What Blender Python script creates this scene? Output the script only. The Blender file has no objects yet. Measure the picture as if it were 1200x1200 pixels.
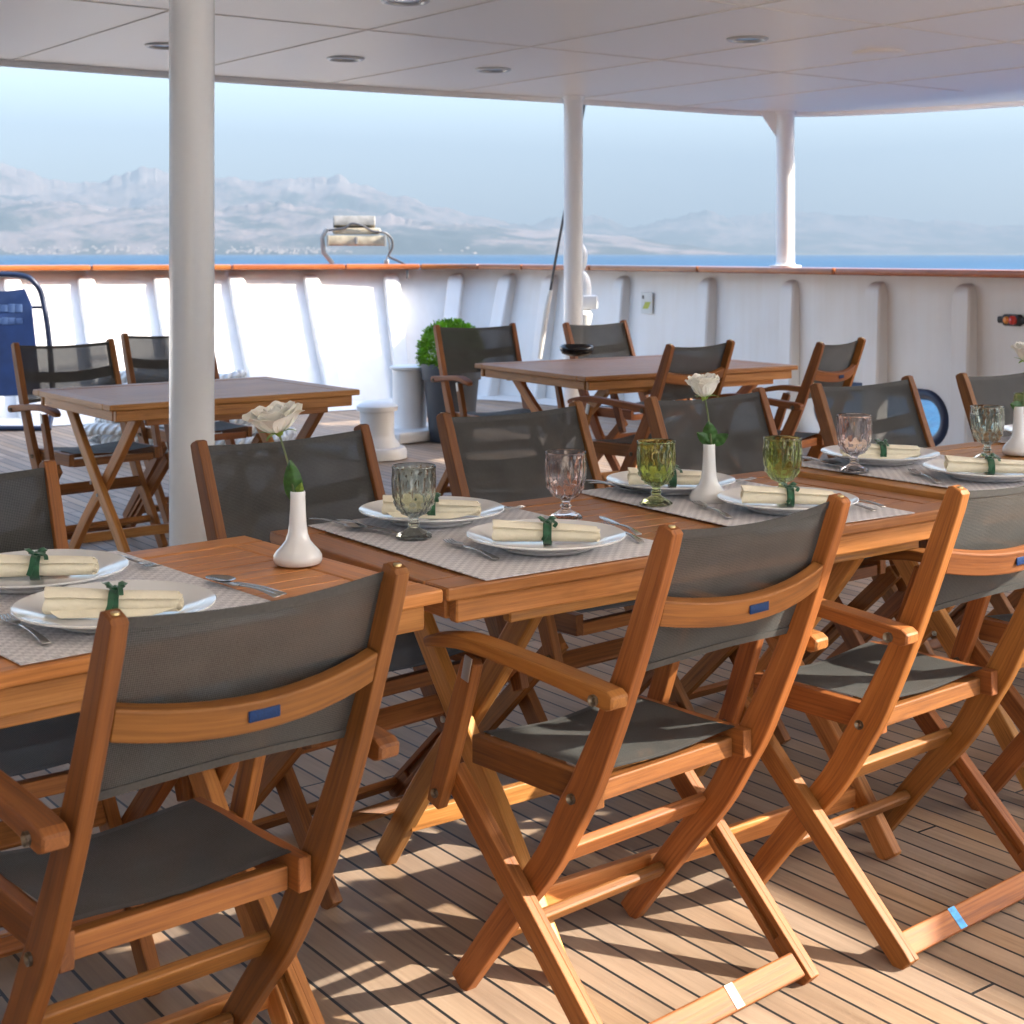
import bpy, bmesh, math, random
from mathutils import Vector, Matrix, noise
R = math.radians
random.seed(7)
S = bpy.context.scene
COL = S.collection

# ------------------------------------------------------------------ camera, sky, sun, exposure
FPX, HC, Y0 = 1757.0, 1.35, 296.0          # focal length in photo pixels, eye height, eye level row
ANG = math.atan2(2375.0, FPX); SX, CX = math.sin(ANG), math.cos(ANG)
cam_d = bpy.data.cameras.new('camera'); cam = bpy.data.objects.new('camera', cam_d); COL.objects.link(cam)
cam.location = (0, 0, HC); cam.rotation_euler = (R(90), 0, -math.atan2(CX, SX))
cam_d.sensor_width = 36; cam_d.lens = 36 * FPX / 1200; cam_d.shift_y = -(600 - Y0) / 1200
cam_d.clip_start = 0.05; cam_d.clip_end = 40000
cam_d.dof.use_dof = True; cam_d.dof.focus_distance = 3.1; cam_d.dof.aperture_fstop = 11
S.camera = cam
SUN = Vector((1.24, -1.10, 1.0)).normalized()      # direction towards the sun
ELEV = math.asin(SUN.z); AZ = math.atan2(SUN.x, SUN.y)
W = bpy.data.worlds.new('World'); S.world = W; W.use_nodes = True
wn = W.node_tree.nodes; wn.clear()
sky = wn.new('ShaderNodeTexSky'); sky.sky_type = 'NISHITA'; sky.sun_disc = False
sky.sun_elevation = ELEV; sky.sun_rotation = AZ; sky.air_density = 0.9; sky.dust_density = 2.2; sky.ozone_density = 0.8
bg = wn.new('ShaderNodeBackground'); bg.inputs[1].default_value = 0.15
wo = wn.new('ShaderNodeOutputWorld')
W.node_tree.links.new(sky.outputs[0], bg.inputs[0]); W.node_tree.links.new(bg.outputs[0], wo.inputs[0])
sl = bpy.data.lights.new('sun', 'SUN'); sl.energy = 2.7; sl.angle = R(0.6); sl.color = (1.0, 0.925, 0.80)
so = bpy.data.objects.new('sun', sl); COL.objects.link(so); so.rotation_euler = SUN.to_track_quat('Z', 'Y').to_euler()
S.view_settings.view_transform = 'Standard'; S.view_settings.look = 'None'
S.view_settings.exposure = 3.0; S.view_settings.gamma = 1.0
S.cycles.max_bounces = 10; S.cycles.diffuse_bounces = 6; S.cycles.transparent_max_bounces = 24
S.cycles.caustics_reflective = False; S.cycles.caustics_refractive = False

def at(x, y, z):
    "point of the photo (1200 px) on the horizontal plane z"
    u = (x - 600) / FPX; v = (y - Y0) / FPX; d = (HC - z) / v; l = u * d
    return Vector((l * SX + d * CX, -l * CX + d * SX, z))

# ------------------------------------------------------------------ materials
class NT:
    def __init__(s, name):
        s.m = bpy.data.materials.new(name); s.m.use_nodes = True
        s.t = s.m.node_tree; s.t.nodes.clear()
        s.out = s.t.nodes.new('ShaderNodeOutputMaterial'); s.p = s.n('ShaderNodeBsdfPrincipled')
        s.l(s.p.outputs[0], s.out.inputs[0])
    def n(s, ty, ins=None, **props):
        nd = s.t.nodes.new(ty)
        for k, v in props.items(): setattr(nd, k, v)
        for k, v in (ins or {}).items():
            if hasattr(v, 'links') or isinstance(v, bpy.types.NodeSocket): s.l(v, nd.inputs[k])
            else:
                try: nd.inputs[k].default_value = v
                except Exception: nd.inputs[k].default_value = (*v, 1)
        return nd
    def l(s, a, b): s.t.links.new(a, b)
    def set(s, **k):
        for key, v in k.items():
            sock = s.p.inputs[key.replace('_', ' ')]
            if isinstance(v, bpy.types.NodeSocket): s.l(v, sock)
            elif isinstance(v, tuple): sock.default_value = (*v, 1) if len(sock.default_value) == 4 else v
            else: sock.default_value = v
    def math(s, op, a, b=0.0, c=0.0):
        return s.n('ShaderNodeMath', {0: a, 1: b, 2: c}, operation=op).outputs[0]
    def mix(s, f, a, b, mode='MIX'):
        nd = s.n('ShaderNodeMix', data_type='RGBA', blend_type=mode)
        for i, v in ((0, f), (6, a), (7, b)):
            if isinstance(v, bpy.types.NodeSocket): s.l(v, nd.inputs[i])
            else: nd.inputs[i].default_value = (*v, 1) if isinstance(v, tuple) and len(v) == 3 else v
        return nd.outputs[2]
    def ramp(s, f, *stops):
        nd = s.n('ShaderNodeValToRGB', {0: f}); e = nd.color_ramp.elements
        while len(e) < len(stops): e.new(0.5)
        for el, (p, c) in zip(e, stops): el.position = p; el.color = (*c, 1) if len(c) == 3 else c
        return nd.outputs[0]
    def bump(s, h, st, dist=0.01):
        s.l(s.n('ShaderNodeBump', {'Strength': st, 'Distance': dist, 'Height': h}).outputs[0], s.p.inputs['Normal'])
    def uv(s, scale):
        tc = s.n('ShaderNodeTexCoord')
        return s.n('ShaderNodeMapping', {0: tc.outputs['UV'], 3: scale}).outputs[0]
    def obj(s, scale=(1, 1, 1)):
        tc = s.n('ShaderNodeTexCoord')
        return s.n('ShaderNodeMapping', {0: tc.outputs['Object'], 3: scale}).outputs[0]
    def noise(s, vec, scale, detail=4, rough=.55, w=None):
        ins = {'Scale': scale, 'Detail': detail, 'Roughness': rough}
        nd = s.n('ShaderNodeTexNoise', ins, noise_dimensions='4D' if w is not None else '3D')
        s.l(vec, nd.inputs['Vector'])
        if w is not None: s.l(w, nd.inputs['W'])
        return nd.outputs[0]

def plain(name, col, rough=.5, metal=0., var=.0, scale=8, bump=0., bscale=40, **k):
    m = NT(name); m.set(Roughness=rough, Metallic=metal, Base_Color=col)
    if var:
        nz = m.noise(m.obj(), scale, 5)
        a = tuple(c * (1 - var) for c in col); b = tuple(min(1, c * (1 + var)) for c in col)
        m.set(Base_Color=m.ramp(nz, (.3, a), (.7, b)))
    if bump: m.bump(m.noise(m.obj(), bscale, 4), bump, .01)
    m.set(**k)
    return m.m

def wood(name, dark, mid, light, rough=.5, coat=0.):
    m = NT(name)
    rnd = m.n('ShaderNodeObjectInfo').outputs['Random']
    w = m.math('MULTIPLY', rnd, 40.0)
    fine = m.noise(m.uv((5, 190, 1)), 1, 5, .6, w)
    wide = m.noise(m.uv((2.2, 26, 1)), 1, 4, .55, w)
    f = m.math('ADD', m.math('MULTIPLY', fine, .62), m.math('MULTIPLY', wide, .42))
    c = m.ramp(f, (.33, dark), (.52, mid), (.72, light))
    tone = m.math('MULTIPLY_ADD', rnd, .52, .72)
    hue = m.n('ShaderNodeHueSaturation', {'Hue': m.math('MULTIPLY_ADD', m.math('FRACT', m.math('MULTIPLY', rnd, 7.3)), .012, .494), 'Saturation': .98, 'Value': tone, 'Color': c})
    spots = m.noise(m.uv((9, 30, 1)), 1, 2, .5, w)
    c2 = m.mix(m.ramp(spots, (.62, (0, 0, 0)), (.75, (.35, .35, .35))), hue.outputs[0], tuple(x * .6 for x in dark))
    m.set(Base_Color=c2, Roughness=m.math('MULTIPLY_ADD', fine, .25, rough - .12), Coat_Weight=coat, Coat_Roughness=.2, Specular_IOR_Level=.38)
    m.bump(fine, .18, .003)
    return m.m

M = {}
M['wood'] = wood('oiled_hardwood', (.108, .031, .0052), (.25, .082, .0125), (.36, .135, .028), .56)
M['table'] = wood('table_hardwood', (.225, .080, .016), (.445, .178, .038), (.57, .255, .072), .45)
M['varnish'] = wood('varnished_rail_wood', (.16, .035, .006), (.33, .088, .016), (.46, .15, .03), .3, .5)

m = NT('mesh_fabric')          # woven sling cloth, a little light passes between the threads
u = m.uv((1, 1, 1)); sp = m.n('ShaderNodeSeparateXYZ', {0: u})
wx = m.math('SINE', m.math('MULTIPLY', m.math('ADD', sp.outputs[0], sp.outputs[1]), 980.)); wy = m.math('SINE', m.math('MULTIPLY', m.math('SUBTRACT', sp.outputs[0], sp.outputs[1]), 980.))
we = m.math('MULTIPLY_ADD', m.math('MULTIPLY', wx, wy), .5, .5)
gr = m.noise(m.uv((260, 700, 1)), 1, 2); big = m.noise(m.uv((9, 9, 1)), 1, 3)
f = m.math('ADD', m.math('ADD', m.math('MULTIPLY', we, .55), m.math('MULTIPLY', gr, .55)), m.math('MULTIPLY', big, .35))
m.set(Base_Color=m.ramp(f, (.35, (.007, .0075, .0078)), (.95, (.086, .086, .081))), Roughness=.75, Specular_IOR_Level=.3)
m.bump(we, .35, .002)
tr = m.n('ShaderNodeBsdfTransparent'); mx = m.n('ShaderNodeMixShader', {0: .075, 1: m.p.outputs[0], 2: tr.outputs[0]})
m.l(mx.outputs[0], m.out.inputs[0]); M['mesh'] = m.m
M['hem'] = plain('fabric_hem', (.05, .048, .045), .7, var=.2, scale=200)

m = NT('teak_deck')            # planks along Y, black caulking, butt joints
tc = m.n('ShaderNodeTexCoord'); sp = m.n('ShaderNodeSeparateXYZ', {0: tc.outputs['Object']})
px = m.math('DIVIDE', sp.outputs[0], .0675); pid = m.math('FLOOR', px); fx = m.math('FRACT', px)
rn = m.n('ShaderNodeTexWhiteNoise', {'W': pid}, noise_dimensions='1D').outputs[0]
py = m.math('ADD', m.math('DIVIDE', sp.outputs[1], 1.9), m.math('MULTIPLY', rn, 5.0)); sid = m.math('FLOOR', py); fy = m.math('FRACT', py)
rn2 = m.n('ShaderNodeTexWhiteNoise', {'Vector': m.n('ShaderNodeCombineXYZ', {0: pid, 1: sid}).outputs[0]}, noise_dimensions='2D').outputs[0]
edge = m.math('ABSOLUTE', m.math('SUBTRACT', fx, .5))
caulk = m.math('MAXIMUM', m.math('GREATER_THAN', edge, .45), m.math('GREATER_THAN', m.math('ABSOLUTE', m.math('SUBTRACT', fy, .5)), .4983))
vec = m.n('ShaderNodeVectorMath', {0: tc.outputs['Object'], 1: m.n('ShaderNodeCombineXYZ', {0: m.math('MULTIPLY', rn2, 9.), 1: m.math('MULTIPLY', rn2, 31.)}).outputs[0]}, operation='ADD').outputs[0]
gv = m.n('ShaderNodeMapping', {0: vec, 3: (90, 3.5, 1)}).outputs[0]
g = m.noise(gv, 1, 5, .6); g2 = m.noise(m.n('ShaderNodeMapping', {0: vec, 3: (14, 1.5, 1)}).outputs[0], 1, 3)
f = m.math('ADD', m.math('MULTIPLY', g, .5), m.math('MULTIPLY', g2, .5))
c = m.ramp(f, (.3, (.205, .128, .077)), (.55, (.315, .212, .134)), (.78, (.395, .285, .188)))
c = m.n('ShaderNodeHueSaturation', {'Value': m.math('MULTIPLY_ADD', rn2, .5, .74), 'Saturation': m.math('MULTIPLY_ADD', rn, .3, .8), 'Color': c}).outputs[0]
dirt = m.noise(tc.outputs['Object'], 1.7, 4)
c = m.mix(m.ramp(dirt, (.45, (0, 0, 0)), (.75, (.4, .4, .4))), c, (.23, .165, .125))
c = m.mix(caulk, c, (.012, .012, .013))
m.set(Base_Color=c, Roughness=m.math('MULTIPLY_ADD', g, .2, .5))
m.bump(m.math('SUBTRACT', m.math('MULTIPLY', g, .25), caulk), .5, .003)
M['deck'] = m.m

def paint(name, col, rough, streak=.5, dirtc=(.55, .47, .38)):
    m = NT(name)
    tc = m.n('ShaderNodeTexCoord')
    st = m.noise(m.n('ShaderNodeMapping', {0: tc.outputs['Object'], 3: (7, 7, .5)}).outputs[0], 1.5, 4)
    bl = m.noise(tc.outputs['Object'], 2.2, 4)
    k = m.math('MULTIPLY', m.math('MULTIPLY', st, bl), streak)
    m.set(Base_Color=m.mix(m.ramp(k, (.08, (0, 0, 0)), (.35, (.5, .5, .5))), col, dirtc), Roughness=rough)
    m.bump(m.noise(tc.outputs['Object'], 3.0, 3), .12, .02)
    return m.m
M['white'] = paint('white_ship_paint', (.72, .71, .69), .38, .6)
M['ceil'] = paint('ceiling_paint', (.81, .79, .77), .36, .2); M['ceil'].node_tree.nodes['Principled BSDF'].inputs['Specular IOR Level'].default_value = .22
M['pillar'] = paint('pillar_gloss_paint', (.80, .80, .80), .16, .15)
M['blocker'] = plain('blocker_surface', (.62, .58, .53), .5, var=.1)
M['margin'] = paint('waterway_paint', (.72, .71, .68), .5)
M['seam'] = plain('panel_joint', (.74, .71, .68), .7)
M['china'] = plain('white_china', (.82, .82, .81), .12, Coat_Weight=.4)
M['napkin'] = plain('cream_napkin', (.89, .82, .64), .85, var=.05, scale=30, bump=.25, bscale=180, Sheen_Weight=.2)
M['ribbon'] = plain('green_satin', (.004, .085, .032), .34, Sheen_Weight=.3, var=.3, scale=60)
M['steel'] = plain('cutlery_steel', (.50, .48, .46), .22, 1.0)
M['brass'] = plain('brass', (.62, .45, .2), .3, 1.0)
M['bolt'] = plain('dark_bolt', (.19, .15, .11), .4, .8)
M['galv'] = plain('bracket_metal', (.5, .5, .48), .4, .9)
M['plaque'] = plain('blue_plaque', (.003, .022, .085), .55, var=.25, scale=300, Specular_IOR_Level=.2)
M['stick_b'] = plain('blue_sticker', (.05, .33, .68), .4, var=.35, scale=90)
M['stick_s'] = plain('silver_sticker', (.26, .24, .19), .45, .3, var=.4, scale=140)
M['petal'] = plain('white_petal', (.87, .85, .78), .6, var=.06, scale=60, Subsurface_Weight=.15, Subsurface_Radius=(.01, .008, .005))
M['leaf'] = plain('rose_leaf', (.035, .11, .018), .42, var=.35, scale=90)
M['sepal'] = plain('pale_sepal', (.17, .26, .035), .5, var=.25, scale=90)
M['stem'] = plain('rose_stem', (.11, .14, .05), .5)
M['box'] = plain('boxwood_leaf', (.16, .37, .014), .5, var=.45, scale=14)
M['twig'] = plain('boxwood_twig', (.05, .07, .02), .8)
M['planter'] = plain('anthracite_planter', (.036, .038, .044), .5, var=.1)
M['soil'] = plain('soil', (.03, .02, .015), .9)
M['navy'] = plain('navy_rubber', (.010, .018, .05), .4)
M['bluec'] = plain('blue_cloth', (.008, .028, .105), .6, var=.25, scale=7)
M['pale'] = plain('faded_print', (.09, .15, .30), .6)
M['black'] = plain('black_glaze', (.01, .01, .012), .15)
M['blackp'] = plain('black_plastic', (.015, .015, .015), .5)
M['lampbody'] = plain('sun_bleached_housing', (.40, .34, .24), .5, var=.3, scale=12)
M['lampgrey'] = plain('grey_housing', (.22, .21, .19), .5, var=.3, scale=12)
M['cable'] = plain('grey_cable', (.06, .06, .065), .5)
M['red'] = plain('red_lens', (.55, .02, .012), .15, Coat_Weight=.6)
M['amber'] = plain('amber_lens', (.75, .25, .02), .15, Coat_Weight=.6)
M['signp'] = plain('sign_plate', (.55, .55, .52), .4)
M['yellow'] = plain('sign_yellow_green', (.36, .38, .03), .5)
M['chrome'] = plain('lamp_ring', (.45, .45, .45), .35, .4)
M['lens'] = plain('lamp_lens', (.35, .42, .5), .1)
M['house'] = plain('far_house_walls', (.27, .225, .20), .8)

m = NT('mooring_rope')
tw = m.noise(m.uv((1, 1, 1)), 1, 1)
sp = m.n('ShaderNodeSeparateXYZ', {0: m.uv((1, 1, 1))})
t_ = m.math('SINE', m.math('ADD', m.math('MULTIPLY', sp.outputs[0], 110.), m.math('MULTIPLY', sp.outputs[1], 18.8)))
m.set(Base_Color=m.ramp(m.math('MULTIPLY_ADD', t_, .5, .5), (.0, (.55, .54, .52)), (.5, (.78, .78, .76)), (1, (.85, .85, .83))), Roughness=.85)
m.bump(t_, .7, .010); M['rope'] = m.m

m = NT('woven_placemat')
v = m.uv((1, 1, 1))
br = m.n('ShaderNodeTexBrick', {'Vector': v, 'Color1': (.90, .875, .875, 1), 'Color2': (.85, .825, .83, 1), 'Mortar': (.66, .64, .66, 1), 'Scale': 1.0,
        'Mortar Size': .0016, 'Mortar Smooth': .6, 'Brick Width': .017, 'Row Height': .0085})
nz = m.noise(m.uv((300, 60, 1)), 1, 3)
ck = m.n('ShaderNodeTexChecker', {'Vector': v, 'Color1': (1, 1, 1, 1), 'Color2': (.78, .775, .79, 1), 'Scale': 82.0})
m.set(Base_Color=m.mix(m.math('MULTIPLY', nz, .3), m.mix(1.0, br.outputs[0], ck.outputs[0], 'MULTIPLY'), (.62, .59, .59)), Roughness=.55)
m.bump(m.math('SUBTRACT', nz, br.outputs[1]), .4, .002); M['mat'] = m.m

def glass(name, col):
    m = NT(name); m.set(Base_Color=col, Roughness=.01, IOR=1.48, Transmission_Weight=1.0)
    return m.m
M['g_smoke'] = glass('smoke_glass', (.75, .77, .68)); M['g_pink'] = glass('pink_glass', (.975, .88, .865)); M['g_green'] = glass('green_glass', (.66, .74, .36))

m = NT('sea_water')
tc = m.n('ShaderNodeTexCoord')
w1 = m.noise(m.n('ShaderNodeMapping', {0: tc.outputs['Object'], 3: (.5, 1.1, 1)}).outputs[0], .8, 6, .6)
w2 = m.noise(m.n('ShaderNodeMapping', {0: tc.outputs['Object'], 3: (.02, .05, 1)}).outputs[0], .4, 4)
m.set(Base_Color=m.ramp(w2, (.35, (.007, .050, .105)), (.7, (.012, .072, .145))), Roughness=.45, IOR=1.33, Specular_IOR_Level=.16)
m.bump(w1, .9, .6); M['sea'] = m.m

m = NT('karst_slope')          # pale limestone with green scrub
tc = m.n('ShaderNodeTexCoord')
a = m.noise(tc.outputs['Object'], .0065, 10, .68); b = m.noise(m.n('ShaderNodeMapping', {0: tc.outputs['Object'], 3: (1, 1, 4)}).outputs[0], .0016, 6)
z = m.n('ShaderNodeSeparateXYZ', {0: tc.outputs['Object']}).outputs[2]
f = m.math('ADD', m.math('ADD', m.math('MULTIPLY', a, .6), m.math('MULTIPLY', b, .5)), m.math('MULTIPLY', z, .00034))
m.set(Base_Color=m.ramp(f, (.46, (.015, .025, .022)), (.55, (.05, .055, .05)), (.62, (.20, .15, .135)), (.80, (.30, .245, .22))), Roughness=.95, Specular_IOR_Level=.1)
M['rock'] = m.m

# ------------------------------------------------------------------ mesh helpers
class MB:
    def __init__(s): s.v = []; s.f = []; s.uv = []; s.mi = []; s.cur = 0
    def face(s, idx, uvs=None):
        s.f.append(tuple(idx)); s.uv.append(uvs or [(s.v[i][0], s.v[i][1]) for i in idx]); s.mi.append(s.cur)
    def add(s, pts):
        b = len(s.v); s.v += [tuple(p) for p in pts]; return b
    def loft(s, rings, closed=True, caps=True, u0=None, us=None, vs=None, loop=False):
        n = len(rings[0]); u0 = random.uniform(0, 30) if u0 is None else u0; v0 = random.uniform(0, 30)
        if us is None:
            us = [0.]
            for a, b in zip(rings, rings[1:]):
                ca = sum((Vector(p) for p in a), Vector()) / n; cb = sum((Vector(p) for p in b), Vector()) / n
                us.append(us[-1] + (cb - ca).length)
        if vs is None:
            vs = [0.]
            r = rings[len(rings) // 2]
            for i in range(n): vs.append(vs[-1] + (Vector(r[(i + 1) % n]) - Vector(r[i])).length)
        base = [s.add(r) for r in rings]
        m = n if closed else n - 1
        kk = len(rings) if loop else len(rings) - 1
        for k in range(kk):
            k2 = (k + 1) % len(rings); ub = us[k2] if k2 else us[-1] + .01
            for i in range(m):
                j = (i + 1) % n
                s.face((base[k] + i, base[k] + j, base[k2] + j, base[k2] + i),
                       [(u0 + us[k], v0 + vs[i]), (u0 + us[k], v0 + vs[i + 1]), (u0 + ub, v0 + vs[i + 1]), (u0 + ub, v0 + vs[i])])
        if caps and closed and not loop:
            for bb, r in ((base[0], rings[0]), (base[-1], rings[-1])):
                s.face([bb + i for i in range(n)], [(u0 + (Vector(p) - Vector(r[0])).length * .1, v0 + vs[i]) for i, p in enumerate(r)])
    def sweep(s, pts, wid, thk, side=(1, 0, 0), r=.004, end=True):
        "rectangular bar with rounded edges along pts; thk is measured along side, wid across it"
        P = [Vector(p) for p in pts]; n = len(P); Sd = Vector(side).normalized()
        wid = wid if isinstance(wid, (list, tuple)) else [wid] * n
        thk = thk if isinstance(thk, (list, tuple)) else [thk] * n
        rings = []
        def ring(c, N, w, t, k=0.):
            a, b = w / 2 - k, t / 2 - k; q = max(min(r, a * .9, b * .9) - k * .3, .0004)
            o = []
            for sx_, sy_, a0 in ((1, 1, 0), (-1, 1, 90), (-1, -1, 180), (1, -1, 270)):
                for g_ in (0, 45, 90):
                    an = R(a0 + g_); o.append(c + N * (sx_ * (a - q) + q * math.cos(an)) + Sd * (sy_ * (b - q) + q * math.sin(an)))
            return o
        for i in range(n):
            T = (P[min(i + 1, n - 1)] - P[max(i - 1, 0)]).normalized(); N = Sd.cross(T)
            if N.length < 1e-6: N = Vector((0, 0, 1))
            N.normalize()
            if end and i == 0: rings.append(ring(P[0], N, wid[0], thk[0], r * .8)); P0 = P[0] + T * r * .8; rings.append(ring(P0, N, wid[0], thk[0]))
            elif end and i == n - 1: rings.append(ring(P[-1] - T * r * .8, N, wid[-1], thk[-1])); rings.append(ring(P[-1], N, wid[-1], thk[-1], r * .8))
            else: rings.append(ring(P[i], N, wid[i], thk[i]))
        s.loft(rings)
    def tube(s, pts, r, n=10, closed=False):
        P = [Vector(p) for p in pts]; rr = r if isinstance(r, (list, tuple)) else [r] * len(P)
        rings = []; prev = None; L = len(P)
        for i, p in enumerate(P):
            T = ((P[(i + 1) % L] - P[i - 1]) if closed else (P[min(i + 1, L - 1)] - P[max(i - 1, 0)])).normalized()
            if prev is None:
                prev = T.orthogonal().normalized()
            N = (prev - T * prev.dot(T)).normalized(); prev = N; B = T.cross(N)
            rings.append([p + (N * math.cos(2 * math.pi * k / n) + B * math.sin(2 * math.pi * k / n)) * rr[i] for k in range(n)])
        s.loft(rings, loop=closed, vs=[k / n for k in range(n + 1)])
    def lathe(s, prof, n=32, c=(0, 0, 0), mod=None, caps=True):
        rings = []
        for (r, z) in prof:
            rings.append([(c[0] + (r + (mod(r, z, 2 * math.pi * k / n) if mod else 0)) * math.cos(2 * math.pi * k / n),
                           c[1] + (r + (mod(r, z, 2 * math.pi * k / n) if mod else 0)) * math.sin(2 * math.pi * k / n), c[2] + z) for k in range(n)])
        s.loft(rings, caps=caps)
    def box(s, c, d, r=.003):
        d = list(d); ax = d.index(max(d)); e = Vector((0, 0, 0)); e[ax] = d[ax] / 2; c = Vector(c)
        side = Vector((0, 0, 1)) if ax != 2 else Vector((1, 0, 0))
        if ax == 2: w, t = d[1], d[0]
        elif ax == 0: w, t = d[1], d[2]
        else: w, t = d[0], d[2]
        s.sweep([c - e, c + e], w, t, side, r)
    def grid(s, fn, nu, nv, uvs=None, thick=0.):
        b = s.add([fn(i / nu, j / nv) for i in range(nu + 1) for j in range(nv + 1)])
        us = uvs or (lambda a, c: (a, c))
        for i in range(nu):
            for j in range(nv):
                q = ((i, j), (i + 1, j), (i + 1, j + 1), (i, j + 1))
                s.face([b + a * (nv + 1) + c for a, c in q], [us(a / nu, c / nv) for a, c in q])
    def mesh(s, name, mats, smooth=35, solid=0.):
        me = bpy.data.meshes.new(name); me.from_pydata(s.v, [], s.f)
        ul = me.uv_layers.new(name='UVMap'); k = 0
        flat = [c for f in s.uv for p in f for c in p]; ul.data.foreach_set('uv', flat)
        mats = mats if isinstance(mats, (list, tuple)) else [mats]
        for mt in mats: me.materials.append(M[mt] if isinstance(mt, str) else mt)
        me.polygons.foreach_set('material_index', s.mi)
        bm = bmesh.new(); bm.from_mesh(me); bmesh.ops.recalc_face_normals(bm, faces=bm.faces)
        if solid: bmesh.ops.solidify(bm, geom=bm.faces[:], thickness=solid)
        bm.to_mesh(me); bm.free()
        if smooth:
            me.polygons.foreach_set('use_smooth', [True] * len(me.polygons)); me.set_sharp_from_angle(angle=R(smooth))
        me.update(); return me
    def obj(s, name, mats, parent=None, smooth=None, solid=0.):
        if smooth is None: smooth = 19 if mats in ('wood', 'table') else 35
        o = bpy.data.objects.new(name, s.mesh(name, mats, smooth, solid)); COL.objects.link(o)
        if parent: o.parent = parent
        return o

def catmull(pts, k=6):
    P = [Vector(p) for p in pts]; out = []
    for i in range(len(P) - 1):
        a, b, c, d = P[max(i - 1, 0)], P[i], P[i + 1], P[min(i + 2, len(P) - 1)]
        for j in range(k):
            t = j / k
            out.append(.5 * ((2 * b) + (c - a) * t + (2 * a - 5 * b + 4 * c - d) * t * t + (3 * b - a - 3 * c + d) * t ** 3))
    return out + [P[-1]]
def lerp_list(v, k=6):
    o = []
    for a, b in zip(v, v[1:]): o += [a + (b - a) * j / k for j in range(k)]
    return o + [v[-1]]
def tag(o, label, cat, group=None):
    o['label'] = label; o['category'] = cat
    if group: o['group'] = group
    return o
def thing(name, label, cat, loc=(0, 0, 0), rz=0., group=None):
    o = bpy.data.objects.new(name, None); COL.objects.link(o); o.location = loc; o.rotation_euler = (0, 0, rz); o.empty_display_size = .1
    return tag(o, label, cat, group)
def structure(o): o['kind'] = 'structure'; return o
KIDS = {}
def copy_tree(o, parent=None):
    c = o.copy(); COL.objects.link(c)
    if parent: c.parent = parent
    for ch in [q for q in ALL() if q.parent == o]: copy_tree(ch, c)
    return c
def ALL(): return list(COL.objects)

# ------------------------------------------------------------------ setting: deck, sea, hills, haze
RAIL = [(-8, 14.1), (-4, 14.05), (0, 13.85), (2.5, 13.6), (4.5, 13.25), (6.2, 12.9), (7.4, 12.6), (8.15, 12.25), (8.55, 11.7), (8.66, 10.9), (8.62, 9.5), (8.5, 8), (8.38, 6.4), (8.3, 4.5), (8.25, 2), (8.25, -5)]
FL = [1.15, 1.15, 1.15, 1.12, 1.08, 1.0, .86, .62, .36, .16, .06, .03, .02, .02, .02, .02]
K = 8
rail = [p for p in catmull([(x, y, 0) for x, y in RAIL], K)]; flare = lerp_list(FL, K)
def rail_normal(i):
    T = (rail[min(i + 1, len(rail) - 1)] - rail[max(i - 1, 0)]).normalized(); return Vector((T.y, -T.x, 0))   # inboard
base = [rail[i] + rail_normal(i) * flare[i] for i in range(len(rail))]
ZR = 1.19                                # top of the steel, under the wooden rail
b = MB()
poly = [(p.x + rail_normal(i).x * -.01, p.y - rail_normal(i).y * .01, 0) for i, p in enumerate(base)] + [(-8, -5, 0)]
b.face([b.add([p]) for p in poly], [(p[0], p[1]) for p in poly])
structure(b.obj('deck', 'deck', smooth=0))
b = MB(); k = b.add([(-8, -5, .005), (8.2, -5, .005), (8.2, .2, .005), (-8, .2, .005)]); b.face((k, k + 1, k + 2, k + 3))  # unseen white sheet behind the view, added to bounce sun into the shade
structure(b.obj('bounce_deck', 'margin', smooth=0))
b = MB()                                 # white painted waterway between planking and bulwark
inn = [base[i] + rail_normal(i) * (.75 if flare[i] > .7 else .35 + .4 * flare[i] / .7) for i in range(len(base))]
for i in range(len(base) - 1):
    q = [base[i], base[i + 1], inn[i + 1], inn[i]]; k = b.add([(p.x, p.y, .006) for p in q]); b.face((k, k + 1, k + 2, k + 3))
structure(b.obj('waterway', 'margin', smooth=0))

b = MB(); n = 96
k = b.add([(4650 * math.cos(2 * math.pi * i / n), 4650 * math.sin(2 * math.pi * i / n), -5) for i in range(n)]); b.face(list(range(k, k + n)))
structure(b.obj('sea', 'sea', smooth=0))

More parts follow.
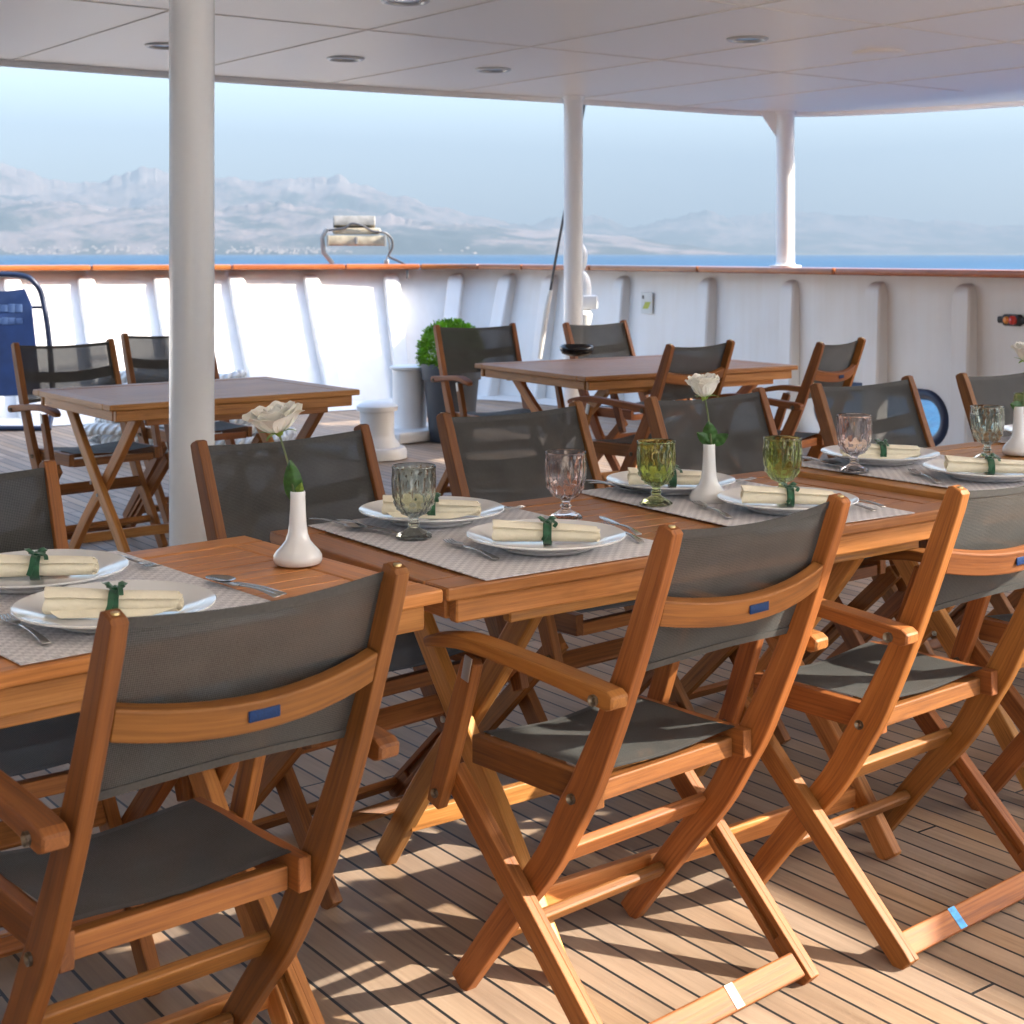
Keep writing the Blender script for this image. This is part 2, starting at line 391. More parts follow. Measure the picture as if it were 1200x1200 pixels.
def ridge(name, prof, dist, depth, seed, rough):
    "terrain strip: crest follows prof (photo column, photo row), seen from the deck at dist metres"
    b = MB(); nu, nv = 420, 64
    x0, x1 = prof[0][0], prof[-1][0]
    def crest(x):
        for (a, c), (d, e) in zip(prof, prof[1:]):
            if a <= x <= d: t = (x - a) / (d - a); t = t * t * (3 - 2 * t); return c + (e - c) * t
        return prof[-1][1]
    jit = lambda x: 5.5 * noise.fractal(Vector((x * .028, seed * 3.1, 0)), .6, 2.2, 8) + 1.5 * noise.noise(Vector((x * .19, seed, 4)))
    def fn(s_, t):
        x = x0 + (x1 - x0) * s_
        uu = (x - 600) / FPX; d = dist + depth * t
        wl = uu * dist
        ln = math.hypot(uu * dist, dist); k_ = 1 + depth * t / ln
        l_, d_ = wl * k_, dist * k_
        X = l_ * SX + d_ * CX; Y = -l_ * CX + d_ * SX
        dc = dist * (1 + depth * .62 / ln)
        H = (Y0 - crest(x) + jit(x + 14 * t * math.sin(x * .013 + seed)) * min(1, (Y0 - crest(x)) / 40) * max(0, 1 - abs(t - .62) / .22)) / FPX * dc + HC
        prof_t = (t / .62) ** .85 if t < .62 else 1 - (t - .62) * 1.1
        p = Vector((X, Y, seed * 977.)) / 620.
        nz = noise.fractal(p, 1.0, 2.1, 6) ; rd = 1 - abs(noise.fractal(p * 1.4 + Vector((9, 3, 1)), .75, 2.2, 8)) * 2.4
        fall = math.sin(math.pi * min(1, t / .62) * .5)
        z = H * prof_t * (1 + .10 * nz) + rough * H * (rd * .5 + nz * .5) * math.sin(math.pi * min(t / .70, 1)) * .8
        edge = min(1, s_ * 12, (1 - s_) * 12)
        return (X, Y, -6 + max(0, z + 6) * min(1, t * 8 + .05) * edge)
    b.grid(fn, nu, nv)
    return structure(b.obj(name, 'rock', smooth=30))
ridge('mountains', [(-260, 150), (-120, 170), (-30, 178), (30, 200), (70, 212), (120, 217), (180, 209), (255, 211), (300, 218), (345, 211), (395, 206), (425, 216), (470, 230), (520, 245), (560, 254), (610, 262), (680, 282), (760, 296)], 6400, 2600, 1, .16)
ridge('coastal_hills', [(-260, 246), (-60, 244), (40, 238), (120, 243), (210, 240), (300, 236), (380, 242), (450, 252), (540, 262), (640, 268), (720, 276), (800, 287), (900, 296)], 4720, 1300, 5, .22)
ridge('distant_mountains', [(520, 290), (600, 268), (650, 258), (700, 255), (738, 266), (780, 256), (826, 246), (860, 258), (905, 262), (960, 268), (1040, 278), (1130, 286), (1220, 292)], 8200, 2200, 9, .14)
ridge('farthest_mountains', [(760, 285), (840, 256), (890, 248), (950, 246), (1010, 250), (1080, 258), (1160, 264), (1260, 272), (1400, 285)], 9800, 1000, 13, .1)

b = MB(); random.seed(3)                  # the town along the far shore
for i in range(240):
    x = random.choice((random.gauss(30, 30), random.gauss(150, 35), random.gauss(300, 40), random.gauss(345, 30), random.uniform(-40, 600)))
    dd = 4700 + abs(random.gauss(0, 130)); uu = (x - 600) / FPX; l_ = uu * dd
    X, Y = l_ * SX + dd * CX, -l_ * CX + dd * SX; z = -5 + (dd - 4700) * .17
    w_, h_ = random.uniform(5, 13), random.uniform(4, 8)
    b.box((X, Y, z + h_ / 2), (w_, w_ * .9, h_), .05)
o = b.obj('far_town', 'house', smooth=0); o['kind'] = 'stuff'; o['label'] = 'pale far town along the opposite shore'

hz = MB(); hb = 12600; hz.box((0, 0, 540), (2 * hb, 2 * hb, 1092), 1.)
hm = bpy.data.materials.new('haze'); hm.use_nodes = True; ht = hm.node_tree; ht.nodes.clear()
ho = ht.nodes.new('ShaderNodeOutputMaterial'); pv = ht.nodes.new('ShaderNodeVolumePrincipled')
pv.inputs['Color'].default_value = (.222, .286, .345, 1); pv.inputs['Density'].default_value = 2.5e-4; pv.inputs['Anisotropy'].default_value = .0
ht.links.new(pv.outputs[0], ho.inputs['Volume'])
o = hz.obj('haze', hm, smooth=0); o['kind'] = 'stuff'

# ------------------------------------------------------------------ ceiling and pillars
ZC = 2.42
EDGE = [(-6, 8.5), (2.7, 8.42), (4.0, 8.42), (5.2, 8.34), (6.3, 8.2), (7.4, 8.15), (8.0, 8.12), (8.4, 8.02), (8.7, 7.8), (8.92, 7.4), (9.1, 6.9), (9.25, 6.2), (9.3, 5.6), (8.35, 5.5), (8.35, .3)]  # final corners: unseen edge, cut back to let more sun onto the deck
def slab(b, pts, z0, z1):
    n = len(pts); lo = b.add([(x, y, z0) for x, y in pts]); hi = b.add([(x, y, z1) for x, y in pts])
    b.face([lo + i for i in range(n)]); b.face([hi + i for i in range(n)])
    for i in range(n): b.face((lo + i, lo + (i + 1) % n, hi + (i + 1) % n, hi + i))
b = MB()
slab(b, EDGE + [(-6, .3)], ZC, ZC + .13)
slab(b, [(-6, .3), (4.12, .3), (4.12, -2.8), (-6, -2.8)], ZC, ZC + .13)          # unseen panels; the slot between them is added to let the sun in
slab(b, [(5.49, .3), (7.6, .3), (7.6, -2.8), (5.49, -2.8)], ZC, ZC + .13)
b.cur = 1
for x in (1.75, 2.72, 3.72, 4.7, 5.6, 6.55, 7.5): b.box((x, 4.38, ZC - .002), (.008, 7.9, .006), .001)
for y in (4.62, 6.2): b.box((3.2, y, ZC - .0015), (10.2, .007, .006), .001)
b.cur = 0
b.tube(catmull([(x, y - .03, ZC - .005) for x, y in EDGE[:-2]], 3), .03, 8)
structure(b.obj('ceiling', ['ceil', 'seam'], smooth=30))

b = MB()                                 # unseen deck above, added and sized to shade the foot of the stern
slab(b, [(-6, .3), (8.2, .3), (8.2, 5.0), (8.6, 5.6), (8.6, 7.35), (12.8, 7.35), (12.8, 8.0), (-6, 8.0)], 2.82, 2.92)
b.box((3.4, 8.0, 3.44), (18.6, .06, 1.22), .01)
for z_ in (4.24, 4.44): b.box((3.4, 8.0, z_), (18.6, .035, .035), .01)
for x_ in range(-5, 12, 2): b.box((x_, 8.0, 4.24), (.04, .04, .45), .01)
b.box((2.0, 4.2, 2.68), (12.0, 7.0, .26), .01)
structure(b.obj('shading_upper_deck', 'white', smooth=30))
b = MB(); b.box((-1.6, -.2, 1.2), (.12, 5.4, 2.39), .01)  # out-of-view wall, added to cut the light from the left
structure(b.obj('light_block_wall', 'blocker', smooth=0))

def pillar(x, y, z0, r, label, flange):
    t = thing('pillar', label, 'pillar', (x, y, 0), group='white pillars holding the ceiling')
    b = MB(); b.lathe([(r, z0), (r, ZC)], 40); b.obj('shaft', 'pillar', t)
    b = MB(); b.lathe([(r + .05, z0), (r + .05, z0 + .018), (r + .006, z0 + .024), (r + .001, z0 + .04)], 40); b.obj('foot_flange', 'pillar', t)
    b = MB(); b.lathe([(r + .001, ZC - .03), (r + .012, ZC - .012), (r + .012, ZC)], 40); b.obj('top_collar', 'pillar', t)
    return t
pillar(1.946, 4.282, 0, .0685, 'thick white pillar left of centre, standing just behind the laid table', 1)
p = at(666, 300 + 220, 0); pillar(6.44, 8.0, 0, .066, 'slim white pillar in the middle distance, behind the dark table', 1)
t = pillar(8.42, 7.9, 1.235, .069, 'white pillar standing on the wooden rail at the right', 0)
b = MB(); b.sweep([(-.065, .0, ZC - .002), (-.065, 0, ZC - .16)], .10, .012, (0, 1, 0)); 
b = MB(); k = b.add([(-.065, .006, ZC), (-.20, .006, ZC), (-.065, .006, ZC - .2), (-.065, -.006, ZC), (-.20, -.006, ZC), (-.065, -.006, ZC - .2)])
b.face((k, k + 1, k + 2)); b.face((k + 3, k + 5, k + 4))
for a_, c_ in ((0, 1), (1, 2), (2, 0)): b.face((k + a_, k + 3 + a_, k + 3 + c_, k + c_))
b.obj('gusset', 'pillar', t, 0); t.rotation_euler = (0, 0, R(-35))

LM = [(475, 0, 'at the top centre edge of the photo'), (405, 68, 'near the left of the two close to the stern edge'), (578, 81, 'nearest the middle pillar'), (876, 45, 'right of centre, above the dark table'), (194, 53, 'half hidden behind the thick pillar')]
LL = ['recessed ceiling light cut by the top edge of the picture', 'recessed ceiling light between the thick pillar and the middle pillar, left one', 'recessed ceiling light just left of the middle pillar', 'recessed ceiling light between the middle pillar and the rail pillar', 'recessed ceiling light half hidden behind the thick pillar']
for (x, y, _), lab in zip(LM, LL):
    p = at(x, y, ZC); t = thing('ceiling_light', lab, 'ceiling light', p, group='recessed ceiling lights')
    b = MB(); b.lathe([(.105, 0), (.105, -.006), (.095, -.012), (.085, -.012), (.08, 0)], 28); b.obj('trim_ring', 'chrome', t)
    b = MB(); b.lathe([(.079, -.002), (.05, -.004), (.001, -.005)], 28, caps=False); b.obj('lens', 'lens', t)
p = at(1030, 61, ZC); t = thing('ceiling_speaker', 'round cream speaker flush in the ceiling above the rail pillar', 'speaker', p)
b = MB(); b.lathe([(.14, 0), (.14, -.01), (.13, -.016), (.12, -.017)], 32); b.obj('rim', 'ceil', t)
b = MB(); b.lathe([(.119, -.012), (.06, -.014), (.001, -.014)], 32, caps=False); b.obj('grille', 'signp', t)

# ------------------------------------------------------------------ bulwark
bul = thing('bulwark', 'white steel bulwark with stiffening stays and a varnished wooden rail round the deck', 'wall', (8.4, 9, 0))
inv = Matrix.Translation((-8.4, -9, 0))
def put(b, name, mats, parent, smooth=35, solid=0.):
    b.v = [tuple(inv @ Vector(q)) for q in b.v] if parent is bul else b.v
    return b.obj(name, mats, parent, smooth, solid)
HX = 8.42; HY0, HY1, HZ0, HZ1 = 6.40, 7.60, .05, .38      # mooring hole
def wall_pt(i, f):   # f 0 base .. 1 top
    return base[i].lerp(rail[i], f) + Vector((0, 0, ZR * f))
i_h0 = max(i for i in range(len(rail)) if rail[i].y > 8.05); i_h1 = min(i for i in range(len(rail)) if rail[i].y < 5.9 and rail[i].x > 5)
b = MB(); th = .03
def wall_run(ia, ib):
    rings = []
    for i in range(ia, ib + 1):
        n_ = rail_normal(i)
        rings.append([wall_pt(i, 0), wall_pt(i, .5), wall_pt(i, 1), wall_pt(i, 1) - n_ * th, wall_pt(i, .5) - n_ * th, wall_pt(i, 0) - n_ * th])
    b.loft(rings)
wall_run(0, i_h0); wall_run(i_h1, len(rail) - 1)
# the panel with the oval hole
A, Bq = base[i_h0], base[i_h1]; nn = rail_normal((i_h0 + i_h1) // 2); Lp = (Bq - A).length
def pp(s_, z, o_=0.): return A.lerp(Bq, s_ / Lp) + Vector((0, 0, z)) - nn * o_
sc_ = Lp / (A.y - Bq.y); hs0, hs1 = (A.y - HY1) * sc_, (A.y - HY0) * sc_; hc, hzc = (hs0 + hs1) / 2, (HZ0 + HZ1) / 2; hr = (HZ1 - HZ0) / 2
def hole(k, n, grow=0.):
    a_ = 2 * math.pi * k / n; rx = (hs1 - hs0) / 2 - hr
    cx_ = hc + (rx if math.cos(a_) > 1e-6 else -rx if math.cos(a_) < -1e-6 else 0)
    return cx_ + (hr + grow) * math.cos(a_), hzc + (hr + grow) * math.sin(a_)
nh = 48
def outer(k):
    a_ = 2 * math.pi * k / nh; dx, dz = math.cos(a_), math.sin(a_)
    px_, pz_ = hole(k, nh); tt = 1e9
    if dx > 1e-6: tt = min(tt, (Lp - px_) / dx)
    if dx < -1e-6: tt = min(tt, (0 - px_) / dx)
    if dz > 1e-6: tt = min(tt, (ZR - pz_) / dz)
    if dz < -1e-6: tt = min(tt, (0 - pz_) / dz)
    return px_ + dx * tt, pz_ + dz * tt
for k in range(nh):
    k2 = (k + 1) % nh; h1, h2 = hole(k, nh), hole(k2, nh); o1, o2 = outer(k), outer(k2)
    for off in (0, th):
        q = b.add([pp(*h1, off), pp(*h2, off), pp(*o2, off), pp(*o1, off)]); b.face((q, q + 1, q + 2, q + 3))
        def side_of(o_): return 'r' if abs(o_[0] - Lp) < 1e-4 else 'l' if abs(o_[0]) < 1e-4 else 't' if abs(o_[1] - ZR) < 1e-4 else 'b'
        s1, s2 = side_of(o1), side_of(o2)
        if s1 != s2:
            cx_ = Lp if 'r' in (s1, s2) else 0; cz_ = ZR if 't' in (s1, s2) else 0
            q = b.add([pp(*o1, off), pp(*o2, off), pp(cx_, cz_, off)]); b.face((q, q + 1, q + 2))
put(b, 'wall_plating', 'white', bul, 40)
b = MB(); b.tube([pp(*hole(k, nh, .0), .015) + nn * 0 for k in range(nh)], .040, 12, True); put(b, 'fairlead_rim', 'navy', bul)
# wooden rail in lengths with scarf joints
cuts = [0, 17, 28, 34, 40, 47, 54, 62, 69, 76, 84, 92, 104, 120]
cuts = [c for c in cuts if c < len(rail) - 1] + [len(rail) - 1]
for a_, c_ in zip(cuts, cuts[1:]):
    b = MB(); pts = []
    for i in range(a_, c_ + 1): pts.append(rail[i] + rail_normal(i) * .085 + Vector((0, 0, ZR + .025)))
    pts[0] = pts[0].lerp(pts[1], .012 / max(.05, (pts[1] - pts[0]).length))
    b.sweep(pts, .29, .05, (0, 0, 1), .014, True); put(b, 'rail_cap', 'varnish', bul)
# stays: flat plates standing on the plating
def stay(i_f, dep, wid):
    i0 = int(i_f); fr = i_f - i0; i1 = min(i0 + 1, len(rail) - 1)
    nb = rail_normal(i0).lerp(rail_normal(i1), fr).normalized(); tg = Vector((-nb.y, nb.x, 0))
    def P(f, o): return wall_pt(i0, f).lerp(wall_pt(i1, f), fr) + nb * o
    b = MB(); rings = []
    for f, d_, w_ in ((0, dep * 1.25, 1), (.5, dep * 1.1, 1), (.86, dep, 1), (.90, dep * .97, .97), (.93, dep * .86, .88), (.952, dep * .62, .68), (.962, dep * .3, .4)):
        h = wid * w_ / 2; r_ = min(.012, d_ * .3)
        rings.append([P(f, -.004) - tg * h, P(f, d_ - r_) - tg * h, P(f, d_) - tg * (h - r_), P(f, d_) + tg * (h - r_), P(f, d_ - r_) + tg * h, P(f, -.004) + tg * h])
    b.loft(rings); put(b, 'stay', 'white', bul, 30)
def idx_for(px_):
    u = (px_ - 600) / FPX; best = None
    for i in range(len(rail) - 1):
        for s_ in range(10):
            q = rail[i].lerp(rail[i + 1], s_ / 10); d_ = q.x * CX + q.y * SX; l_ = q.x * SX - q.y * CX
            if d_ > 1:
                e_ = abs(l_ / d_ - u)
                if best is None or e_ < best[0]: best = (e_, i + s_ / 10)
    return best[1]
for px_ in (-78, 12, 97, 186, 274, 361, 456, 537, 600): stay(idx_for(px_), .11, .15)
for px_ in (650, 733, 833, 932, 1032, 1136, 1262): stay(idx_for(px_), .09, .15)

# fittings on the bulwark
def side_frame(px_, py_):
    "point on the side wall seen at a photo pixel; returns point and along-wall angle"
    u = (px_ - 600) / FPX
    i_f = idx_for(px_); i0 = int(i_f); q = rail[i0].lerp(rail[min(i0 + 1, len(rail) - 1)], i_f - i0); d_ = q.x * CX + q.y * SX
    return Vector((q.x, q.y, HC - (py_ - Y0) / FPX * d_)), rail_normal(i0)
q, n_ = side_frame(762, 355)
t = thing('sign', 'small pale sign plate with a yellow green parallelogram, on the inner side of the bulwark', 'sign', q + n_ * .035, math.atan2(n_.y, n_.x))
b = MB(); b.box((0, 0, 0), (.008, .15, .18), .002); b.obj('plate', 'signp', t)
b = MB(); k = b.add([(.0055, -.055, -.05), (.0055, .02, -.05), (.0055, .06, .01), (.0055, -.015, .01)]); b.face((k, k + 1, k + 2, k + 3)); b.obj('symbol', 'yellow', t, 0, .001)
b = MB(); b.box((.006, -.045, .05), (.003, .022, .03), .001); b.obj('dark_mark', 'blackp', t)
q, n_ = side_frame(1193, 375)
t = thing('side_marker_light', 'black marker light with red and amber lenses on the inner bulwark at the right edge', 'lamp', q + n_ * .02, math.atan2(n_.y, n_.x))
b = MB(); b.box((.02, 0, 0), (.05, .15, .075), .02); b.box((.015, .09, 0), (.03, .06, .045), .012); b.box((.015, -.09, 0), (.03, .06, .045), .012); b.obj('housing', 'blackp', t)
b = MB(); b.lathe([(.03, 0), (.028, .012), (.018, .022), (.001, .026)], 20); o = b.obj('red_lens', 'red', t); o.rotation_euler = (0, R(90), 0); o.location = (.044, .022, 0)
b = MB(); b.lathe([(.024, 0), (.022, .01), (.014, .018), (.001, .02)], 20); o = b.obj('amber_lens', 'amber', t); o.rotation_euler = (0, R(90), 0); o.location = (.044, -.03, 0)

# floodlight on the stern rail
i_f = idx_for(417); q = rail[int(i_f)].lerp(rail[int(i_f) + 1], i_f % 1); dq = q.x * CX + q.y * SX; PXM = dq / FPX
ang = math.atan2(-CX, SX)
t = thing('floodlight', 'weathered beige twin floodlight on a bracket above the stern rail', 'floodlight', (q.x, q.y, ZR + .05), ang + R(6))
zz = lambda y_: (HC - (y_ - Y0) * PXM) - (ZR + .05)
xx = lambda x_: (x_ - 417) * PXM
b = MB()
b.sweep([(xx(390), 0, 0), (xx(379), -.01, zz(296)), (xx(377), -.02, zz(278)), (xx(383), -.02, zz(268))], .045, .012, (0, 1, 0), .003); 
b.sweep([(xx(390), 0, 0), (xx(379), -.01, zz(296)), (xx(377), -.02, zz(278)), (xx(383), -.02, zz(268))], .012, .05, (0, 1, 0), .003)
b.obj('bracket_arm', 'galv', t)
b = MB(); b.sweep([(xx(450), 0, 0), (xx(455), 0, zz(296)), (xx(456), -.01, zz(285)), (xx(452), -.02, zz(272))], .014, .05, (0, 1, 0), .003); b.box((xx(452), 0, .02), (.05, .05, .05), .01); b.obj('bracket_arm', 'galv', t)
b = MB(); b.box(((xx(383) + xx(451)) / 2, -.02, zz(282)), (xx(451) - xx(383), .17, .10), .02); b.box(((xx(386) + xx(449)) / 2, -.02, zz(271)), (xx(446) - xx(390), .14, .06), .02); b.obj('housing', 'lampbody', t)
for cx_, cy_, dd_ in ((417, -.112, (.03, .02, .07)), (384, -.06, (.02, .14, .11)), (450, -.06, (.02, .14, .11))):
    b = MB(); b.box((xx(cx_), cy_, zz(282)), dd_, .004); b.obj('clamp', 'lampgrey', t)
b = MB(); b.sweep([(xx(390), .0, zz(260)), (xx(439), .0, zz(260))], .10, .10, (0, .3, 1), .01); b.obj('reflector_box', 'lampgrey', t)
b = MB(); b.tube(catmull([(xx(385), -.1, zz(270)), (xx(394), -.11, zz(269)), (xx(405), -.11, zz(267)), (xx(412), -.11, zz(262)), (xx(424), -.11, zz(265)), (xx(436), -.11, zz(271)), (xx(450), -.09, zz(273)), (xx(458), -.05, zz(280)), (xx(459), -.04, zz(290)), (xx(455), -.04, zz(300)), (xx(466), -.06, zz(306)), (xx(475), -.11, zz(312)), (xx(476), -.13, zz(326))]), .011, 8); b.obj('cable', 'cable', t)

# mooring bollards
def bollard(px_, py_, rad, h, name, label):
    t = thing(name, label, 'bollard', at(px_, py_, 0))
    b = MB(); b.lathe([(rad * 1.75, .006), (rad * 1.75, .05), (rad * 1.62, .075), (rad * 1.3, .08)], 40); b.obj('base_plate', 'white', t)
    b = MB(); b.lathe([(rad * 1.35, .08), (rad * 1.3, .1), (rad * 1.05, .13), (rad, .16), (rad, h - .06), (rad * 1.02, h - .05)], 40); b.obj('drum', 'white', t)
    b = MB(); b.lathe([(rad * 1.03, h - .05), (rad * 1.2, h - .045), (rad * 1.22, h - .015), (rad * 1.05, h), (rad * .6, h + .015), (.001, h + .018)], 40); b.obj('cap', 'white', t)
    return t
bollard(442, 537, .112, .36, 'bollard', 'low white bollard on a round base plate behind the laid table')
t = thing('mooring_bitt', 'tall white cylindrical mooring bitt on a square plinth beside the planter', 'bollard', at(480, 514, 0), R(8))
b = MB(); b.box((0, 0, .045), (.62, .5, .08), .015); b.obj('plinth', 'white', t)
b = MB(); b.lathe([(.135, .085), (.125, .1), (.122, .5)], 40); b.obj('post', 'white', t)
b = MB(); b.lathe([(.124, .5), (.145, .51), (.145, .525), (.13, .53), (.001, .532)], 40); b.obj('cap', 'white', t)

# rope heap
random.seed(11)
rp = at(135, 538, 0); t = thing('mooring_rope', 'thick white mooring rope heaped on the deck behind the left table', 'rope', (rp.x + .52, rp.y + .05, 0), ang)
b = MB()
for lay in range(9):
    pts = []; n_ = 70
    for k in range(n_):
        a_ = 2 * math.pi * k / n_; rx = .64 - lay * .022 + random.gauss(0, .012); ry = .26 - lay * .012 + random.gauss(0, .01)
        pts.append((rx * math.cos(a_) + .10 * math.sin(lay * 2.1), ry * math.sin(a_) + .03 * math.cos(lay * 1.7), (.05 + lay * .056 + .02 * math.sin(3 * a_ + lay))))
    b.tube(pts, .040, 10, True)
b.obj('coil', 'rope', t)
b = MB(); pts = []
for k in range(260):
    a_ = k * .33; f_ = k / 260
    pts.append((-.42 + .75 * f_ + .17 * math.cos(a_) + random.gauss(0, .012), .14 * math.sin(a_ * 1.03) - .08, .32 + .11 * math.sin(a_ * .71) * (1 - f_) + .05 * math.sin(k * .13)))
b.tube(catmull(pts, 2), .038, 10); b.obj('loose_bights', 'rope', t)
b = MB(); b.tube([(.6 * math.cos(k * .14) * (1 - k / 90) + .5, .25 * math.sin(k * .14) - .3 + .002 * k, .035) for k in range(60)], .032, 10); b.obj('tail', 'rope', t)

# blue folded frame at the left edge
bp = at(24, 505, 0); t = thing('folding_stretcher', 'folded blue cloth stretcher on a navy tubular frame, leaning at the left edge', 'stretcher', bp, ang)
kx = (bp.x * CX + bp.y * SX) / FPX
fx = lambda x_: (x_ - 24) * kx
fz = lambda y_: HC - (y_ - Y0) * kx
b = MB(); b.tube(catmull([(fx(-62), .5, fz(480)), (fx(-58), .42, fz(420)), (fx(-45), .3, fz(335)), (fx(-25), .28, fz(323)), (fx(12), .28, fz(324)), (fx(26), .29, fz(332)), (fx(34), .32, fz(350)), (fx(44), .28, fz(400)), (fx(53), .18, fz(470)), (fx(57), .0, fz(503))], 8), .022, 12)
b.obj('tube_frame', 'navy', t)
b = MB(); b.tube([(fx(-70), .0, .02), (fx(58), -.0, .02)], .02, 12); b.tube([(fx(-55), .33, fz(362)), (fx(36), .33, fz(362))], .012, 10); b.obj('cross_bar', 'navy', t)
b = MB(); b.grid(lambda a_, c_: (fx(-52 + 74 * a_ + 24 * (1 - c_) * a_ - (6 * max(0, c_ - .85) / .15 * (a_ - .5) * 2)), .27 - .22 * (1 - c_), fz(462 - 122 * c_) - .02 * math.sin(math.pi * a_)), 16, 20); pn = b.obj('cloth_panel', 'bluec', t, 60, .02)
b = MB()
for row, (y0_, y1_) in enumerate(((357, 368), (373, 382))):
    for k in range(5):
        xa = -26 + k * 8.6 + row * 2; dep = .27 - .22 * ((y0_ + y1_) / 2 - 340) / 122 - .026
        b.box((fx(xa + 3.3), dep, fz((y0_ + y1_) / 2)), (8.3 * kx, .006, (y1_ - y0_ - (k * 7 + row) % 3) * kx), .006)
b.obj('faded_print', 'pale', pn)

# white davit and its stay behind the middle pillar
q, n_ = side_frame(684, 330); q = Vector((7.55, 9.75, 0))
kd = (q.x * CX + q.y * SX) / FPX
t = thing('davit', 'small white davit with a curved head and winch box behind the middle pillar', 'davit', (q.x, q.y, 0), ang)
dx_ = lambda x_: (x_ - (600 + (q.x * SX - q.y * CX) / kd)) * kd
dz_ = lambda y_: HC - (y_ - Y0) * kd
b = MB(); b.tube(catmull([(dx_(682), 0, 0), (dx_(682), 0, dz_(440)), (dx_(684), 0, dz_(380)), (dx_(686), 0, dz_(345)), (dx_(684), 0, dz_(328)), (dx_(679), 0, dz_(322))]), [.05] * 31, 14); b.obj('post', 'white', t)
b = MB(); b.tube(catmull([(dx_(678), 0, dz_(318)), (dx_(682), 0, dz_(312)), (dx_(684), 0, dz_(300)), (dx_(681), 0, dz_(290)), (dx_(676), 0, dz_(287))]), .032, 12); b.obj('curved_head', 'white', t)
b = MB(); b.box((dx_(688), -.02, dz_(354)), (24 * kd, .16, 16 * kd), .015); b.obj('winch_box', 'white', t)
b = MB(); b.lathe([(.03, dz_(405)), (.075, dz_(368)), (.06, dz_(364)), (.02, dz_(363))], 24); o = b.obj('cone', 'white', t); o.location = (dx_(683), -.1, 0)
q2 = Vector((6.75, 9.35, 0)); k2 = (q2.x * CX + q2.y * SX) / FPX
def atd(x_, y_, d_): l_ = (x_ - 600) / FPX * d_; return Vector((l_ * SX + d_ * CX, -l_ * CX + d_ * SX, HC - (y_ - Y0) / FPX * d_))
t = thing('wire_stay', 'dark wire stay with turnbuckle slanting from the ceiling edge down behind the middle pillar', 'cable', atd(632, 420, 11.4))
o_ = atd(632, 420, 11.4); wp = [atd(687, 112, 10.9) - o_, atd(676, 170, 11.0) - o_, atd(650, 310, 11.3) - o_, atd(645, 340, 11.35) - o_]
b = MB(); b.tube(wp, .010, 8); b.obj('wire', 'cable', t)
b = MB(); b.tube([atd(645, 340, 11.35) - o_, atd(640, 365, 11.37) - o_, atd(632, 420, 11.4) - o_], [.018, .026, .02], 10); b.obj('turnbuckle', 'white', t)

# planter
t = thing('potted_boxwood', 'clipped round boxwood in a tall dark grey planter behind the chairs', 'plant', at(529, 517, 0), 0)
b = MB(); b.lathe([(.155, .006), (.158, .02), (.196, .44), (.212, .445), (.222, .55), (.219, .56), (.205, .56), (.20, .53)], 48); b.lathe([(.20, .53), (.001, .54)], 32, caps=False); b.obj('planter', 'planter', t)
b = MB(); b.tube([(0, 0, .5), (.01, 0, .62), (0, .01, .7)], [.025, .02, .01], 8); b.obj('stem', 'twig', t)
b = MB(); random.seed(5)
for i in range(9000):
    d_ = Vector((random.gauss(0, 1), random.gauss(0, 1), random.gauss(0, 1))).normalized()
    nz = noise.noise(d_ * 5.0) * .022 + noise.noise(d_ * 14) * .012
    rr = (.235 + nz * 1.3) * (random.uniform(.66, 1.0) ** .5) + random.gauss(0, .005)
    c_ = Vector((0, 0, .63)) + d_ * rr * Vector((1, 1, .92)).length / 1.685; c_.z = max(c_.z, .545)
    a1 = (d_ + Vector((random.gauss(0, .6), random.gauss(0, .6), random.gauss(0, .6)))).normalized(); b1 = a1.cross(Vector((random.random(), random.random(), random.random()))).normalized(); c1 = a1.cross(b1)
    s_ = random.uniform(.009, .016); l_ = s_ * 1.5
    k = b.add([c_ - a1 * l_ * .3, c_ + b1 * s_ * .5 + a1 * l_ * .4, c_ + a1 * l_, c_ - b1 * s_ * .5 + a1 * l_ * .4]); b.face((k, k + 1, k + 2, k + 3))
b.obj('foliage', 'box', t, 0)

